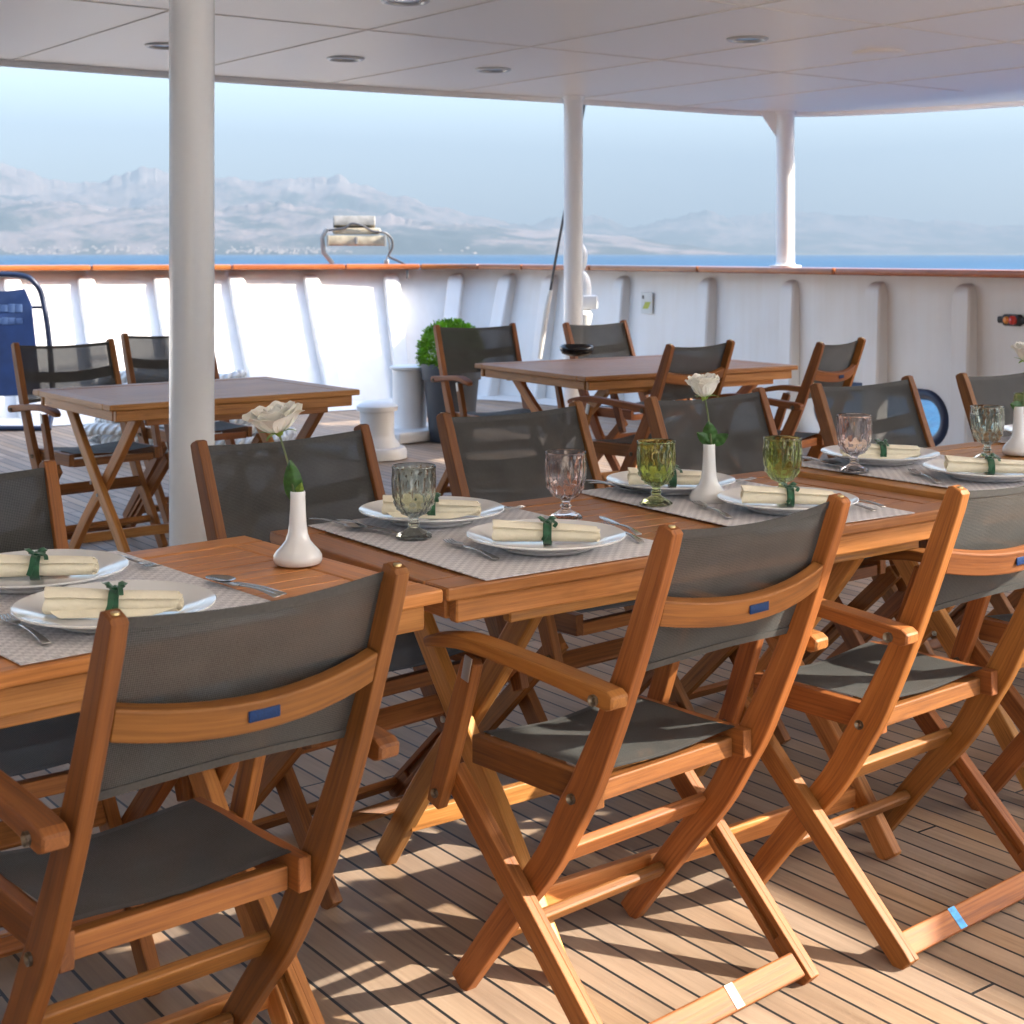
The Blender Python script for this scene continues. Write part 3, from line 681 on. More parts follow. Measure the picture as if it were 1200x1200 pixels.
# ------------------------------------------------------------------ tables
def make_table(name, label, lx, ly, loc, rz, group=None, zt=.762, leg_in=.27, mat='table'):
    "origin at the floor under the left near corner"
    t = thing(name, label, 'table', loc, rz, group)
    th = .024; fr = .075
    b = MB()
    z = zt - th / 2
    b.box((lx / 2, fr / 2, z), (lx, fr, th), .004); b.box((lx / 2, ly - fr / 2, z), (lx, fr, th), .004)
    for x in (fr / 2 + .0, lx - fr / 2): b.box((x, ly / 2, z - .0006), (fr, ly - 2 * fr - .003, th), .003)
    ns = max(4, round((ly - 2 * fr) / .058)); sw = (ly - 2 * fr) / ns
    for k in range(ns): b.box((lx / 2, fr + (k + .5) * sw, z - .0012), (lx - 2 * fr - .005, sw - .004, th - .002), .0013)
    b.obj('tabletop', mat, t)
    b = MB()
    for y in (.028, ly - .028): b.box((lx / 2, y, zt - th - .023), (lx - .06, .026, .044), .004)
    for x in (.045, lx - .045): b.box((x, ly / 2, zt - th - .024), (.026, ly - .11, .042), .004)
    b.obj('apron', mat, t)
    for y in (.058, ly - .058):
        b = MB(); b.box((lx / 2 + .02, y, zt - th - .056), (lx - .30, .024, .03), .004); b.obj('slide_rail', mat, t)
    zl = zt - th - .03
    for si, x in enumerate((leg_in, lx - leg_in)):
        for s_ in (0, 1):
            b = MB(); ya, yb = (.0, ly - .10) if s_ == 0 else (ly, .10)
            xo = x + (.016 if s_ else -.016)
            pts = catmull([(xo, ya, .004), (xo, ya + (yb - ya) * .28, zl * .30), (xo, ya + (yb - ya) * .52, zl * .52), (xo, ya + (yb - ya) * .80, zl * .79), (xo, yb, zl)], 3)
            b.sweep(pts, .055, .028, (1, 0, 0), .005); b.obj('leg', mat, t)
        b = MB(); sg = -1 if si == 0 else 1
        for y_, z_ in ((ly * .47, zl * .50), (ly * .55, zl * .56)): b.sweep([(x + sg * .030, y_, z_), (x + sg * .034, y_, z_)], .013, .013, (0, 1, 0), .005)
        b.obj('bolt', 'galv', t)
    for y_, z_ in ((.10, .115), (ly - .10, .115)):
        b = MB(); b.box((lx / 2, y_, z_), (lx - 2 * leg_in - .03, .02, .042), .003); b.obj('stretcher', mat, t)
    return t
A1 = R(4.6)
T1 = make_table('dining_table', 'laid wooden table at the left, the vase with the drooping rose on it', 1.46, .665, (1.462 - 1.46 * math.cos(A1), 2.176 - 1.46 * math.sin(A1), 0), A1, 'tables of the laid row')
T2 = make_table('dining_table', 'laid wooden table in the middle of the row, both green goblets on it', 1.475, .672, (1.470, 2.177, 0), 0, 'tables of the laid row')
T3 = make_table('dining_table', 'laid wooden table at the right end of the row, cut by the picture edge', 1.5, .67, (2.962, 2.165, 0), 0, 'tables of the laid row', zt=.774)
kf = .978
T4 = make_table('side_table', 'bare wooden table half hidden behind the thick pillar at the left', 1.12, .86, (2.235 * kf, 5.68 * kf, 0), R(.5), 'bare tables near the stern', leg_in=.14)
T5 = make_table('side_table', 'bare dark wooden table with a black bowl on it, near the middle pillar', 1.36, 1.02, (4.60 * kf, 5.62 * kf, 0), R(-4), 'bare tables near the stern', leg_in=.2)

# ------------------------------------------------------------------ chairs
POST_C = [(.018, .912), (.112, .66), (.196, .477), (.243, .395), (.300, .300), (.394, .185), (.535, .004)]
POST_W = [.038, .046, .058, .060, .054, .050, .046]
def post_y(z):
    for (ya, za), (yb, zb) in zip(POST_C, POST_C[1:]):
        if zb <= z <= za: return ya + (yb - ya) * (za - z) / (za - zb)
    return .018
OY = .30
HWX = .2275
def make_chair(label, group):
    t = thing('folding_armchair', label, 'chair', (0, 0, 0), 0, group)
    Y = lambda y: y - OY
    for s_ in (-1, 1):
        b = MB(); pts = catmull([(s_ * HWX, Y(y), z) for y, z in POST_C], 5); w = lerp_list(POST_W, 5)
        T0 = (pts[0] - pts[1]).normalized()
        pts = [pts[0] + T0 * .003, pts[0] - T0 * .002] + pts[1:]; w = [w[0] * .66, w[0] * .9] + w[1:]
        b.sweep(pts, w, .026, (1, 0, 0), .003); po = b.obj('post', 'wood', t)
        b = MB(); b.lathe([(.0065, 0), (.006, .003), (.001, .0035)], 12, (s_ * HWX, Y(pts[0].y + OY), pts[0].z - .001)); b.obj('top_pin', 'brass', po)
        b = MB(); b.sweep([(s_ * (HWX + .012), Y(.232), .427), (s_ * (HWX + .0148), Y(.232), .427)], .018, .018, (0, 1, 0), .008); b.obj('bolt', 'bolt', po)
        # leg with a slot on its inner face
        xo = s_ * (HWX + .0305); top = Vector((xo, Y(.525), .405)); foot = Vector((xo, Y(.108), .004)); T = (foot - top).normalized()
        N = Vector((1, 0, 0)).cross(T); ln = (foot - top).length
        b = MB(); b.sweep([top - T * .012 + Vector((s_ * .005, 0, 0)), top + Vector((s_ * .005, 0, 0)), foot - T * .02 + Vector((s_ * .005, 0, 0)), foot + Vector((s_ * .005, 0, 0))], [.03, .045, .045, .042], .017, (1, 0, 0), .0025)
        inn_ = Vector((-s_ * .008, 0, 0))
        for e_ in (-1, 1): b.sweep([top + inn_ + N * e_ * .0155, foot + inn_ + N * e_ * .0155], .0138, .013, (1, 0, 0), .002)
        b.sweep([top + inn_, top + T * ln * .42 + inn_], .022, .012, (1, 0, 0), .003); b.sweep([top + T * ln * .84 + inn_, foot + inn_], .022, .012, (1, 0, 0), .003)
        lg = b.obj('leg', 'wood', t)
        # arm support and arm
        xs = s_ * (HWX + .0565)
        b = MB(); b.sweep(catmull([(xs, Y(.440), .628), (xs, Y(.486), .50), (xs, Y(.541), .345)], 3), [.036, .038, .040, .042, .042, .040, .034], .024, (1, 0, 0), .003); su = b.obj('arm_support', 'wood', t)
        b = MB(); b.sweep([(xs + s_ * .0115, Y(.531), .370), (xs + s_ * .0145, Y(.531), .370)], .016, .016, (0, 1, 0), .007); b.obj('bolt', 'bolt', su)
        b = MB(); b.sweep([(xs + s_ * .0125, Y(.437), .636), (xs + s_ * .0125, Y(.448), .592)], .02, .003, (1, 0, 0), .001); b.obj('bracket', 'galv', su)
        xa = s_ * (HWX + .0445)
        b = MB(); pts = catmull([(xa, Y(.088), .628), (xa, Y(.20), .640), (xa + s_ * .006, Y(.33), .652), (xa + s_ * .009, Y(.45), .658), (xa + s_ * .009, Y(.535), .646), (xa + s_ * .008, Y(.572), .634)], 5)
        w = lerp_list([.035, .029, .026, .025, .023, .015], 5); tk = lerp_list([.040, .043, .046, .048, .043, .024], 5); w[0] = .022; w[1] = .033
        b.sweep(pts, w, tk, (1, 0, 0), .0045); ar = b.obj('armrest', 'wood', t)
        b = MB(); b.sweep([(xa + s_ * .0195, Y(.128), .627), (xa + s_ * .0225, Y(.128), .627)], .019, .019, (0, 1, 0), .008); b.obj('bolt', 'bolt', ar)
        b = MB(); b.sweep([(s_ * (HWX - .0285), Y(.205), .4325), (s_ * (HWX - .0285), Y(.528), .4325)], .052, .024, (1, 0, 0), .0025); b.obj('seat_rail', 'wood', t)
    hx = HWX - .0425
    b = MB(); b.box((0, Y(.243), .423), (2 * hx + .001, .024, .036), .003); b.obj('rear_seat_bar', 'wood', t)
    for s_ in (-1, 1): b.cur = 0
    b = MB(); b.box((0, Y(.508), .418), (2 * hx + .001, .024, .032), .003); b.obj('front_seat_bar', 'wood', t)
    # seat sling
    sxw = hx + .004
    b = MB(); b.grid(lambda a_, c_: (sxw * (2 * a_ - 1), Y(.228 + .292 * c_ + .006 * math.sin(math.pi * a_) * (1 if c_ < .5 else -1)), .4605 - .016 * (1 - (2 * a_ - 1) ** 2) * (1 - .35 * abs(2 * c_ - 1)) + .0016 * math.sin(9 * a_ + 7 * c_)), 18, 14, lambda a_, c_: (.36 * a_, .29 * c_ + 3))
    b.obj('seat_sling', 'mesh', t, 60)
    for e_ in (0, 1):
        b = MB(); b.grid(lambda a_, c_: (sxw * (2 * a_ - 1), Y((.228 + .013 * c_) if e_ == 0 else (.507 + .013 * c_)) + .006 * math.sin(math.pi * a_) * (1 if e_ == 0 else -1), .4615 - .016 * (1 - (2 * a_ - 1) ** 2) * .65 + .0016 * math.sin(9 * a_ + 7 * e_)), 18, 1)
        b.obj('seat_hem', 'hem', t, 60)
    # back sling, bowed to the rear, and its hems
    bx = HWX - .010
    def back(a_, c_, off=0.):
        z = .905 - .255 * c_; bow = .014 * (1 - (2 * a_ - 1) ** 2) + .004 * math.sin(math.pi * c_)
        return (bx * (2 * a_ - 1), Y(post_y(z) + .013 - bow + off), z - .010 * math.sin(math.pi * a_) * (1 - 2 * c_))
    b = MB(); b.grid(lambda a_, c_: back(a_, c_), 18, 12, lambda a_, c_: (.44 * a_, .26 * c_)); b.obj('back_sling', 'mesh', t, 60)
    for c0 in (0, .945):
        b = MB(); b.loft([[back(k / 18, c0, -.0017), back(k / 18, c0 + .055, -.0017), back(k / 18, c0 + .055, .0017), back(k / 18, c0, .0017)] for k in range(19)]); b.obj('back_hem', 'hem', t, 30)
    # curved back rail with plaque
    b = MB(); pts = []
    for k in range(13):
        x = (HWX - .0155) * (-1 + 2 * k / 12); pts.append((x, Y(post_y(.768) - .008 - .030 * (1 - (x / HWX) ** 2)), .774 - .024 * (1 - (x / HWX) ** 2)))
    w_ = [.022] * 13
    b.sweep(pts, .021, .046, (0, -.30, 1), .003); br = b.obj('back_rail', 'wood', t)
    b = MB(); yq = Y(post_y(.768) - .008 - .030 - .0125); b.box((0, yq, .750), (.052, .003, .0155), .002); pl = b.obj('plaque', 'plaque', br)

    # stretchers and foot bar
    b = MB(); b.sweep([(-(HWX - .0145), Y(.338), .283), (HWX - .0145, Y(.338), .283)], .018, .050, (0, -.62, .78), .004); b.obj('stretcher', 'wood', t)
    b = MB(); b.sweep([(-(HWX - .0145), Y(.437), .125), (HWX - .0145, Y(.437), .125)], .022, .030, (0, -.62, .78), .006); b.obj('lower_stretcher', 'wood', t)
    b = MB(); b.sweep([(-(HWX + .016), Y(.126), .034), (HWX + .016, Y(.126), .034)], .016, .046, (0, .72, .69), .004); fb = b.obj('foot_bar', 'wood', t)
    return t, fb
CG = 'wooden folding armchairs with grey sling seats'
proto, proto_fb = make_chair('', CG)
def place(p, x, y, rz, label, sx=1., sz=1.):
    p.location = (x, y, 0); p.rotation_euler = (0, 0, rz); p.scale = (sx, 1, sz); p['label'] = label; return p
def chair_near(lx, ly, ang_, w, label, sz=1.):
    "left post top at (lx, ly); faces +Y"
    c = copy_tree(proto); sx_ = w / (2 * HWX)
    X, Y_ = math.cos(ang_), math.sin(ang_)
    return place(c, lx + X * w / 2 - Y_ * (OY - .018), ly + Y_ * w / 2 + X * (OY - .018), ang_, label, sx_, sz)
def chair_far(cx_, cy_, ang_, w, label, sz=1.):
    "middle of the post tops at (cx_, cy_); faces -Y turned by ang_"
    c = copy_tree(proto); a_ = ang_ + math.pi
    return place(c, cx_ - math.sin(a_) * (OY - .018), cy_ + math.cos(a_) * (OY - .018), a_, label, w / (2 * HWX), sz)
c1 = chair_near(.690, 1.738, R(5), .425, 'wooden armchair nearest the camera at the bottom left, its back sling wholly in shade')
c2 = chair_near(1.620, 1.764, R(5.3), .447, 'wooden armchair in the middle foreground with a silver sticker on its foot bar')
c3 = chair_near(2.318, 1.740, R(4), .452, 'wooden armchair at the right foreground with a bright blue sticker on its foot bar')
c4 = chair_near(3.098, 1.752, R(3), .455, 'wooden armchair cut by the right edge, only legs showing beyond the blue-stickered chair')
chair_far(.845, 3.08, R(2), .47, 'wooden armchair cut by the left edge, facing us behind the two nearest plates')
chair_far(1.71, 3.24, R(7), .472, 'wooden armchair facing us behind the vase with the drooping rose, beside the thick pillar')
chair_far(2.506, 3.39, R(4), .487, 'wooden armchair facing us between the smoke grey and the pink goblet of the middle table')
chair_far(3.257, 3.39, R(3), .485, 'wooden armchair facing us behind the upright rose and the green goblets')
chair_far(4.013, 3.41, R(2), .49, 'wooden armchair facing us in front of the oval mooring hole at the right')
chair_far(4.75, 3.385, R(2), .485, 'wooden armchair facing us, cut by the right picture edge behind the last goblet')
chair_far(2.50, 6.93, R(6), .475, 'wooden armchair behind the left bare table, next to the blue stretcher', 1.02)
chair_far(3.22, 7.40, R(3), .475, 'wooden armchair pulled back from the left bare table, partly hidden by the thick pillar', 1.02)
chair_far(4.90, 6.98, R(-9), .48, 'wooden armchair in front of the potted boxwood, facing us beside the dark table', 1.03)
chair_far(5.66, 6.83, R(5), .475, 'wooden armchair facing us behind the black bowl on the dark table', 1.03)
def chair_back(cx_, cy_, ang_, w, label, sz=1.03):
    return chair_near(cx_ - math.cos(ang_) * w / 2, cy_ - math.sin(ang_) * w / 2, ang_, w, label, sz)
chair_back(4.74, 4.96, R(10), .46, 'wooden armchair at the dark table with its back to us, above the upright rose')
chair_back(5.39, 4.70, R(17), .46, 'wooden armchair with its back to us at the right end of the dark table')
# stickers on two foot bars
def sticker(ch, mat_, x):
    fb = [q for q in ALL() if q.parent == ch and q.name.startswith('foot_bar')][0]
    b = MB(); c_ = Vector((x, .126 - OY, .034)); nrm = Vector((0, -.69, .72)); up = Vector((0, .72, .69))
    k = b.add([c_ + nrm * .0092 + up * a_ * .0215 + Vector((e_ * .011, 0, 0)) for a_, e_ in ((-1, -1), (-1, 1), (1, 1), (1, -1))]); b.face((k, k + 1, k + 2, k + 3)); b.obj('sticker', mat_, fb, 0, .0006)
sticker(c2, 'stick_s', .055); sticker(c3, 'stick_b', -.075)
# remove the prototype
def kill(o):
    for ch in [q for q in ALL() if q.parent == o]: kill(ch)
    bpy.data.objects.remove(o)
kill(proto)

# ------------------------------------------------------------------ table settings
ZT = .762; ZT3 = .774
def mat_(cx_, cy_, rz, label, lx=.475, ly=.665, z=ZT):
    b = MB(); b.grid(lambda a_, c_: (lx * (a_ - .5), ly * (c_ - .5), 0), 10, 14, lambda a_, c_: (lx * a_, ly * c_))
    o = b.obj('placemat', 'mat', None, 0, .002); o.location = (cx_, cy_, z + .004); o.rotation_euler = (0, 0, rz)
    return tag(o, label, 'placemat', 'woven placemats across the tables')
mat_(.915, 2.475, A1, 'pale woven placemat under the two plates at the bottom left')
mat_(1.800, 2.510, R(-.5), 'pale woven placemat under the smoke grey goblet on the middle table', .485)
mat_(2.520, 2.515, R(-3), 'pale woven placemat under the two green goblets and the upright rose vase', .46)
mat_(3.265, 2.500, R(1), 'pale woven placemat under the right pink goblet', .48, .66, ZT3)
mat_(4.13, 2.505, 0, 'pale woven placemat cut by the right edge, behind the third vase', .5, .66, ZT3)

pm = MB()
pm.lathe([(.001, .004), (.085, .004), (.092, .0), (.095, .004), (.110, .009), (.150, .021), (.1575, .0235), (.1585, .0255), (.157, .0268), (.149, .0245), (.112, .0135), (.098, .0085), (.001, .0075)], 72, caps=False)
plate_me = pm.mesh('plate', 'china', 40)
def roll_mesh(seed, L=.205):
    random.seed(seed); b = MB(); n_ = 64; turns = 2.6; ks = 13; rings = []
    for k in range(ks):
        s_ = k / (ks - 1); x = (s_ - .5) * L; ring = []
        sc_ = 1.12 - .30 * s_ + .02 * math.sin(7 * s_ + seed)
        pin = 1 - .10 * math.exp(-((s_ - .5) / .06) ** 2)
        for i in range(n_):
            a_ = turns * 2 * math.pi * i / (n_ - 1); r_ = (.0075 + .0170 * i / (n_ - 1)) * sc_ * pin
            ring.append((x + .004 * math.sin(i * .4) * (1 if k in (0, ks - 1) else 0), r_ * math.cos(a_ - 1.2) * 1.18, .0195 * sc_ + r_ * math.sin(a_ - 1.2) * .86))
        rings.append(ring)
    b.loft(rings, closed=False, caps=False)
    # loose folded flap lying on the plate on the near side
    for lay in range(1 if seed == 1 else 0):
        b.grid(lambda a_, c_: ((a_ - .5) * L * (.96 - .36 * c_) - .016 * c_ - .010 * lay, -.020 - .011 * c_ + .004 * lay, .0025 + .0035 * lay + .010 * (1 - c_) ** 1.5 + .001 * math.sin(5 * a_ + seed)), 12, 5)
    me = b.mesh('napkin', 'napkin', 60, .0018); return me
ROLL = [roll_mesh(s_) for s_ in (1, 2, 3)]
def ribbon_mesh(seed):
    random.seed(seed); b = MB(); n_ = 28
    b.loft([[(x, .0305 * math.cos(2 * math.pi * i / n_) * 1.02, .0205 + .0262 * math.sin(2 * math.pi * i / n_)) for i in range(n_)] for x in (-.010, -.003, .004, .011)], caps=False)
    def strip(pts, w):
        P = catmull(pts, 6)
        rings = []
        for i, p in enumerate(P):
            T = (P[min(i + 1, len(P) - 1)] - P[max(i - 1, 0)]).normalized(); sd = T.cross(Vector((.2, -.4, 1))); sd = sd.normalized() if sd.length > .01 else Vector((0, 1, 0))
            rings.append([p - sd * w / 2, p + sd * w / 2])
        b.loft(rings, closed=False, caps=False)
    j = lambda s_=.006: random.uniform(-s_, s_)
    k0 = (0, -.006, .047)
    strip([k0, (-.010, -.010 + j(), .056 + j(.003)), (-.020, -.004 + j(.004), .058), (-.017, .003, .050), k0], .010)
    strip([k0, (.009, -.008 + j(), .055), (.018, .0 + j(.004), .056), (.015, .006, .049), k0], .010)
    strip([k0, (-.002, -.024, .043), (-.004 + j(.003), -.036, .024), (-.006 + j(), -.040, .012)], .011)
    strip([k0, (.008, -.012, .051), (.017 + j(), -.020, .047), (.022 + j(), -.028, .040)], .009)
    b.lathe([(.001, -.006), (.007, -.003), (.008, .002), (.001, .006)], 10, k0)
    return b.mesh('ribbon', 'ribbon', 60, .0008)
RIB = [ribbon_mesh(s_) for s_ in (4, 8, 12)]
PG, NG = 'white dinner plates', 'rolled cream napkins tied with green ribbon'
def setting(px_, py_, z, rot, lab, seed, flip=0.):
    p = at(px_, py_, z + .026)
    o = bpy.data.objects.new('dinner_plate', plate_me); COL.objects.link(o); o.location = (p.x, p.y, z + .007); tag(o, 'white china plate ' + lab, 'plate', PG)
    n_ = bpy.data.objects.new('napkin', ROLL[seed % 3]); COL.objects.link(n_); n_.location = (p.x - .004, p.y - .006, z + .0165); n_.rotation_euler = (0, 0, ang + R(rot)); tag(n_, 'cream napkin roll ' + lab, 'napkin', NG)
    r_ = bpy.data.objects.new('ribbon', RIB[(seed * 2 + 1) % 3]); COL.objects.link(r_); r_.parent = n_; r_.location = (0.002, 0, 0); r_.rotation_euler = (0, 0, R(flip)); r_.scale = (.8, .97, .89)
    return o
def on(kind): return kind
setting(135, 711, ZT, 6, 'at the bottom left, nearest the camera', 0)
setting(43, 669, ZT, 8, 'cut by the left edge, at the far side of the first table', 1)
setting(640, 629, ZT, -3, 'at the centre, left of the central chair back', 2)
setting(506, 599, ZT, -3, 'behind the smoke grey goblet on the middle table', 0)
setting(786, 564, ZT, 0, 'behind the left green goblet', 1)
setting(923, 586, ZT, -4, 'in front of the right green goblet, touching the upright rose vase', 2)
setting(1031, 532, ZT3, -2, 'behind the right pink goblet', 0)
setting(1157, 550, ZT3, -6, 'below the last smoke grey goblet, near the right edge', 1)
setting(1236, 506, ZT3, 0, 'cut by the right edge, behind the third vase', 2)

def goblet(px_, py_, z, col, label, s_=1.0):
    p = at(px_, py_, z)
    def mod(r, zz_, a_):
        if .082 < zz_ < .142 and r > .02: return .0027 * abs(math.cos(8 * a_)) * min(1, (zz_ - .082) / .01) * min(1, (.142 - zz_) / .01)
        if .050 < zz_ <= .082 and r > .012: return .0030 * math.cos(11 * a_) * math.sin((zz_ - .05) * 300) + .0007 * math.cos(22 * a_)
        if zz_ < .016 and r > .010: return .0012 * math.cos(10 * a_)
        return 0
    prof = [(.0005, .0), (.028, .0), (.0325, .0015), (.0328, .004), (.028, .009), (.018, .0165), (.0105, .022), (.0085, .026), (.0118, .031), (.0085, .036), (.0082, .043), (.0125, .048),
            (.021, .054), (.029, .063), (.0345, .074), (.0365, .080), (.0355, .084), (.0368, .092), (.0378, .105), (.0386, .120), (.0392, .134), (.0402, .142), (.0400, .1445), (.0396, .153), (.0405, .160), (.0398, .1622),
            (.0383, .1612), (.0376, .150), (.0372, .135), (.0360, .110), (.0345, .088), (.0320, .075), (.0265, .064), (.0180, .057), (.0005, .0535)]
    b = MB(); b.lathe(prof, 88, mod=lambda r, z_, a_: mod(r, z_, a_), caps=False)
    o = b.obj('goblet', col, None, 50); o.location = (p.x, p.y, z + .0062); o.scale = (1.12, 1.12, .905); o.rotation_euler = (0, 0, px_ * .37)
    return tag(o, label, 'goblet', 'pressed glass goblets')
goblet(485, 633, ZT, 'g_smoke', 'smoke grey ribbed goblet at the left of the middle table, in front of a plate')
goblet(663, 611, ZT, 'g_pink', 'pink ribbed goblet behind a plate at the centre of the picture')
goblet(769, 594, ZT, 'g_green', 'olive green ribbed goblet left of the upright rose vase')
goblet(917, 589, ZT, 'g_green', 'olive green ribbed goblet right of the upright rose vase, behind a ribboned napkin')
goblet(1001, 555, ZT3, 'g_pink', 'pink ribbed goblet at the left end of the right table')
goblet(1157, 541, ZT3, 'g_smoke', 'smoke grey ribbed goblet near the right edge, behind a ribboned napkin')
goblet(1206, 521, ZT3, 'g_green', 'olive green goblet cut by the right edge, behind the third vase')

# vases with a rose each
def vase(px_, py_, z, label, h=.142, s_=1.):
    p = at(px_, py_, z); t = bpy.data.objects.new('bud_vase', None)
    b = MB(); k = h / .142
    b.lathe([(.0005, .002), (.040, .0), (.0445, .003), (.0465, .010), (.0455, .018), (.040, .027), (.031, .036), (.0235, .046), (.019, .060), (.0165, .080), (.0150, .105), (.0142, .130), (.0143, .1395), (.0135, .142), (.0122, .1405), (.0122, .09), (.0005, .08)], 48, caps=False)
    o = b.obj('bud_vase', 'china', None, 60); o.location = (p.x, p.y, z + .001); o.scale = (s_, s_, s_ * k)
    return tag(o, label, 'vase', 'white bud vases'), p
def rose(base_, head, stem_mid, label, tilt, size, leaves, seed, op=1.):
    "base_ and head in world space"
    random.seed(seed); base_ = Vector(base_); head = Vector(head); mid = Vector(stem_mid)
    t = thing('rose', label, 'flower', base_, 0, 'single white roses in vases')
    L = lambda q: Vector(q) - base_
    b = MB(); b.tube(catmull([(0, 0, 0), L(mid), L(head)], 8), .0021, 8); b.obj('stem', 'stem', t)
    axis = Vector(tilt).normalized(); q = axis.to_track_quat('Z', 'Y').to_matrix(); hp = L(head)
    b = MB()
    def petal(azim, open_, r0, hgt, wid, curl):
        ca, sa = math.cos(azim), math.sin(azim); open_ = open_ * op if open_ > 0 else open_; hgt = hgt * (1 + .25 * (1 - op)); curl = curl * (.4 + .6 * op)
        def fn(a_, c_):
            w_ = (a_ - .5) * 2; bulge = math.sin(min(1, c_ * 1.05) * math.pi * .52) ** .6
            half = wid * bulge * (1 - .18 * c_ ** 3)
            phi = w_ * half / max(r0, .006) * .55
            rr = r0 * (math.sin(c_ * math.pi * .5) ** .6) + open_ * c_ ** 2 * hgt + curl * max(0, c_ - .72) ** 1.5 * hgt * 3
            zz_ = hgt * c_ * (1 - .12 * w_ * w_) - curl * max(0, c_ - .75) * hgt * .8 + .04 * hgt * math.sin(w_ * 5 + azim * 3) * c_
            x, y = rr * math.cos(phi), max(r0, .008) * math.sin(phi) * 1.25 * (1 + open_)
            v = Vector((x * ca - y * sa, x * sa + y * ca, zz_)); return hp + q @ (v * size)
        b.grid(fn, 8, 7)
    for k in range(3): petal(k * 2.1 + .3, -.05, .009, .047, .018, .0)
    for k in range(5): petal(k * 1.257 + .9, .04, .015, .049, .026, .10)
    for k in range(5): petal(k * 1.257 + .2 + random.uniform(-.2, .2), .12, .021, .050, .032, .25)
    for k in range(6): petal(k * 1.047 + .6 + random.uniform(-.2, .2), .28 + random.uniform(-.1, .1), .025, .052, .034, .40)
    for k in range(5): petal(k * 1.257 + .1 + random.uniform(-.3, .3), .62 + random.uniform(-.15, .2), .026, .046, .033, .55)
    b.obj('blossom', 'petal', t, 70, .0006)
    b = MB()
    for k in range(6):
        a_ = k * 1.047 + random.uniform(-.2, .2); ln_ = random.uniform(.024, .036)
        def fs(u_, v_):
            w_ = (u_ - .5) * .010 * (1 - v_) ** .6 * 1.6; r_ = .006 + ln_ * v_ * .92; zz_ = .003 - .016 * v_ * v_ * (1 if k % 2 else .3) + .010 * v_
            vv = Vector((r_ * math.cos(a_) - w_ * math.sin(a_), r_ * math.sin(a_) + w_ * math.cos(a_), zz_)); return hp + q @ (vv * size)
        b.grid(fs, 3, 6)
    b.lathe([(.002, -.006), (.007, -.002), (.009, .004), (.004, .008)], 12, hp)
    b.obj('sepals', 'sepal', t, 60, .0006)
    for (org, d_, ln_, wd_, mt) in leaves:
        b = MB(); D = Vector(d_).normalized(); Sd = D.cross(Vector((.62, .79, 0)).normalized()).normalized() if abs(D.dot(Vector((.62, .79, 0)))) < .95 else Vector((1, 0, 0)); Nn = Sd.cross(D)
        def fl(u_, v_):
            w_ = (u_ - .5) * wd_ * math.sin(math.pi * min(.999, (v_ * .94 + .04)) ** .85) ** .85
            return L(org) + D * ln_ * v_ + Sd * w_ + Nn * (abs(u_ - .5) * wd_ * .35 - .012 * v_ * v_ + .001 * math.sin(v_ * 20))
        b.grid(fl, 6, 12); b.obj('leaf', mt, t, 70, .0008)
    return t
def pixd(px_, py_, d_): return atd(px_, py_, d_)
v1, p1 = vase(349, 661, ZT, 'white bud vase on the left table, holding the drooping rose', .137)
d1 = p1.x * CX + p1.y * SX
rose(pixd(346, 588, d1), pixd(327, 508, d1), pixd(339, 548, d1), 'white rose leaning over to the left, in the nearest vase', pixd(320, 490, d1) - pixd(327, 520, d1) + Vector((-.002, -.006, 0)), 1.02,
     [(pixd(345, 590, d1), pixd(341, 540, d1) - pixd(345, 590, d1), .083, .037, 'leaf'), (pixd(347, 586, d1), pixd(356, 560, d1) - pixd(347, 586, d1), .036, .018, 'sepal')], 21, .75)
v2, p2 = vase(831, 589, ZT, 'white bud vase between the two green goblets', .137)
d2 = p2.x * CX + p2.y * SX
rose(pixd(834, 524, d2), pixd(826, 466, d2), pixd(831, 495, d2), 'upright white rose with three round leaves between the green goblets', pixd(822, 445, d2) - pixd(828, 480, d2) + Vector((0, -.008, 0)), .92,
     [(pixd(834, 520, d2), pixd(829, 488, d2) - pixd(834, 520, d2), .054, .036, 'leaf'), (pixd(834, 521, d2), pixd(815, 505, d2) - pixd(834, 521, d2), .046, .026, 'leaf'), (pixd(835, 521, d2), pixd(856, 506, d2) - pixd(835, 521, d2), .044, .028, 'leaf')], 33, .35)
v3, p3 = vase(1194, 533, ZT3, 'white bud vase cut by the right edge of the picture', .137)
d3 = p3.x * CX + p3.y * SX
rose(pixd(1199, 476, d3), pixd(1203, 424, d3), pixd(1201, 450, d3), 'white rose cut by the right edge of the picture', pixd(1203, 400, d3) - pixd(1203, 430, d3) + Vector((0, -.01, 0)), .95,
     [(pixd(1199, 478, d3), pixd(1186, 474, d3) - pixd(1199, 478, d3), .04, .03, 'leaf'), (pixd(1200, 478, d3), pixd(1212, 465, d3) - pixd(1200, 478, d3), .045, .03, 'leaf')], 40, .5)

# bowl on the dark table
p = at(676, 417, ZT); b = MB(); b.lathe([(.0005, .0), (.055, .0), (.085, .012), (.098, .035), (.096, .055), (.086, .062), (.078, .055), (.06, .025), (.0005, .02)], 40, caps=False)
o = b.obj('ashtray', 'black', None, 60); o.location = (p.x, p.y, ZT + .001); tag(o, 'round black ashtray on the dark table', 'ashtray')

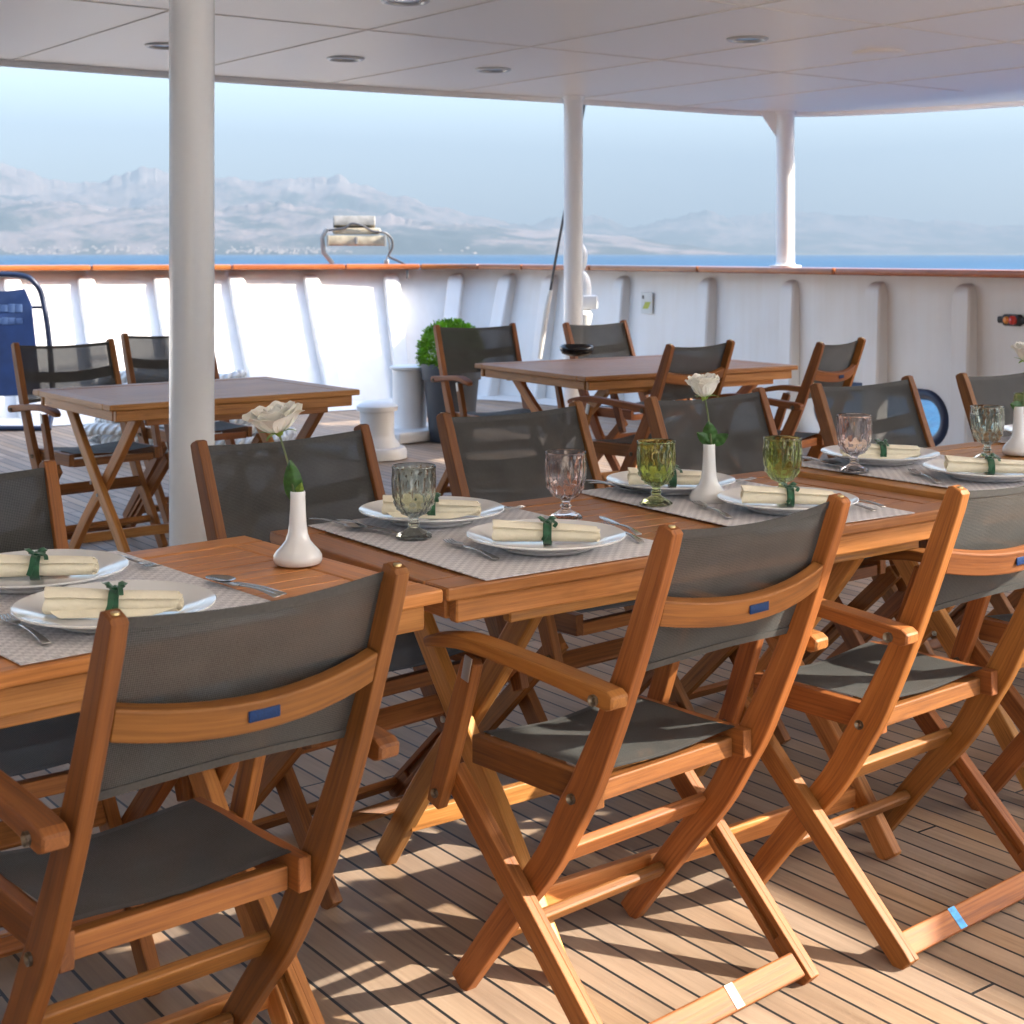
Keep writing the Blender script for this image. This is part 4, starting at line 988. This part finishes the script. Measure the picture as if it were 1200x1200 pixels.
# cutlery
def handle(b, L0, L1):
    pts = []; w = []; t_ = []
    for k in range(9):
        s_ = k / 8; pts.append((L0 + (L1 - L0) * s_, 0, .004 + .004 * math.sin(math.pi * s_) - .002 * s_)); w.append(.0055 + .009 * s_ ** 1.6); t_.append(.0032)
    b.sweep(pts, w, t_, (0, 0, 1), .0014)
def fork_mesh():
    b = MB(); handle(b, .062, .195)
    b.sweep([(.064, 0, .004), (.052, 0, .0055), (.042, 0, .006), (.034, 0, .006)], [.006, .016, .022, .0225], .0022, (0, 0, 1), .001)
    for k in range(4): b.sweep([(.036, (k - 1.5) * .006, .006), (.018, (k - 1.5) * .006, .0045), (.0, (k - 1.5) * .0058, .0075)], [.0042, .0038, .0022], .0018, (0, 0, 1), .0008)
    return b.mesh('fork', 'steel', 50)
def spoon_mesh():
    b = MB(); handle(b, .060, .195)
    b.grid(lambda a_, c_: (.064 * (1 - c_) - .0, (a_ - .5) * .042 * math.sin(math.pi * (.04 + .93 * c_)) ** .6, .0085 - .007 * math.sin(math.pi * c_) * math.cos((a_ - .5) * math.pi) + .0), 8, 14)
    return b.mesh('spoon', 'steel', 60)
def knife_mesh():
    b = MB(); handle(b, .105, .215)
    b.sweep([(0, .003, .0035), (.012, .001, .0035), (.05, 0, .0035), (.095, 0, .0035), (.108, 0, .004)], [.004, .014, .019, .016, .008], .0014, (0, 0, 1), .0006)
    return b.mesh('knife', 'steel', 50)
def mesh_safe_spoon():
    me = spoon_mesh(); return me
ME = {'fork': fork_mesh(), 'spoon': spoon_mesh(), 'knife': knife_mesh()}
CUT = [('fork', (6, 730), (66, 768), ZT, 'steel fork at the bottom left corner, left of the nearest plate'),
       ('fork', (185, 672), (148, 662), ZT, 'steel fork with raised tines sticking out right of the far plate on the left table'),
       ('spoon', (245, 684), (330, 702), ZT, 'steel spoon right of the nearest plate, bowl up'),
       ('knife', (240, 684), (320, 706), ZT, 'steel knife beside the spoon right of the nearest plate'),
       ('fork', (524, 640), (607, 669), ZT, 'steel fork in front of the smoke grey goblet, left of the central plate'),
       ('knife', (702, 612), (778, 646), ZT, 'steel knife right of the central plate'),
       ('fork', (706, 620), (775, 650), ZT, 'steel fork right of the central plate, under its knife'),
       ('spoon', (428, 626), (372, 614), ZT, 'steel spoon at the far left corner of the middle table'),
       ('knife', (466, 632), (376, 611), ZT, 'steel knife crossed with a spoon left of the smoke grey goblet'),
       ('fork', (614, 600), (560, 604), ZT, 'steel fork right of the plate behind the smoke grey goblet'),
       ('spoon', (742, 578), (690, 568), ZT, 'steel spoon left of the plate behind the left green goblet'),
       ('knife', (762, 584), (680, 569), ZT, 'steel knife left of the left green goblet'),
       ('fork', (884, 566), (850, 570), ZT, 'steel fork right of the plate behind the upright rose'),
       ('fork', (815, 594), (872, 618), ZT, 'steel fork in front of the upright rose vase'),
       ('knife', (962, 584), (1036, 600), ZT, 'steel knife right of the plate with the front green goblet'),
       ('spoon', (958, 588), (1030, 604), ZT, 'steel spoon next to the knife right of the front green goblet'),
       ('spoon', (985, 549), (945, 543), ZT3, 'steel spoon left of the right pink goblet'),
       ('knife', (990, 553), (940, 541), ZT3, 'steel knife left of the right pink goblet'),
       ('fork', (1068, 556), (1110, 574), ZT3, 'steel fork between the right pink goblet and the last smoke grey goblet')]
for i, (kd_, a_, c_, z, lab) in enumerate(CUT):
    p, q_ = at(*a_, z), at(*c_, z); o = bpy.data.objects.new(kd_, ME[kd_]); COL.objects.link(o)
    o.location = (p.x, p.y, z + .0065 + (.003 if kd_ == 'knife' and i else 0)); o.rotation_euler = (0, 0, math.atan2(q_.y - p.y, q_.x - p.x)); tag(o, lab, kd_, 'steel cutlery on the laid tables')
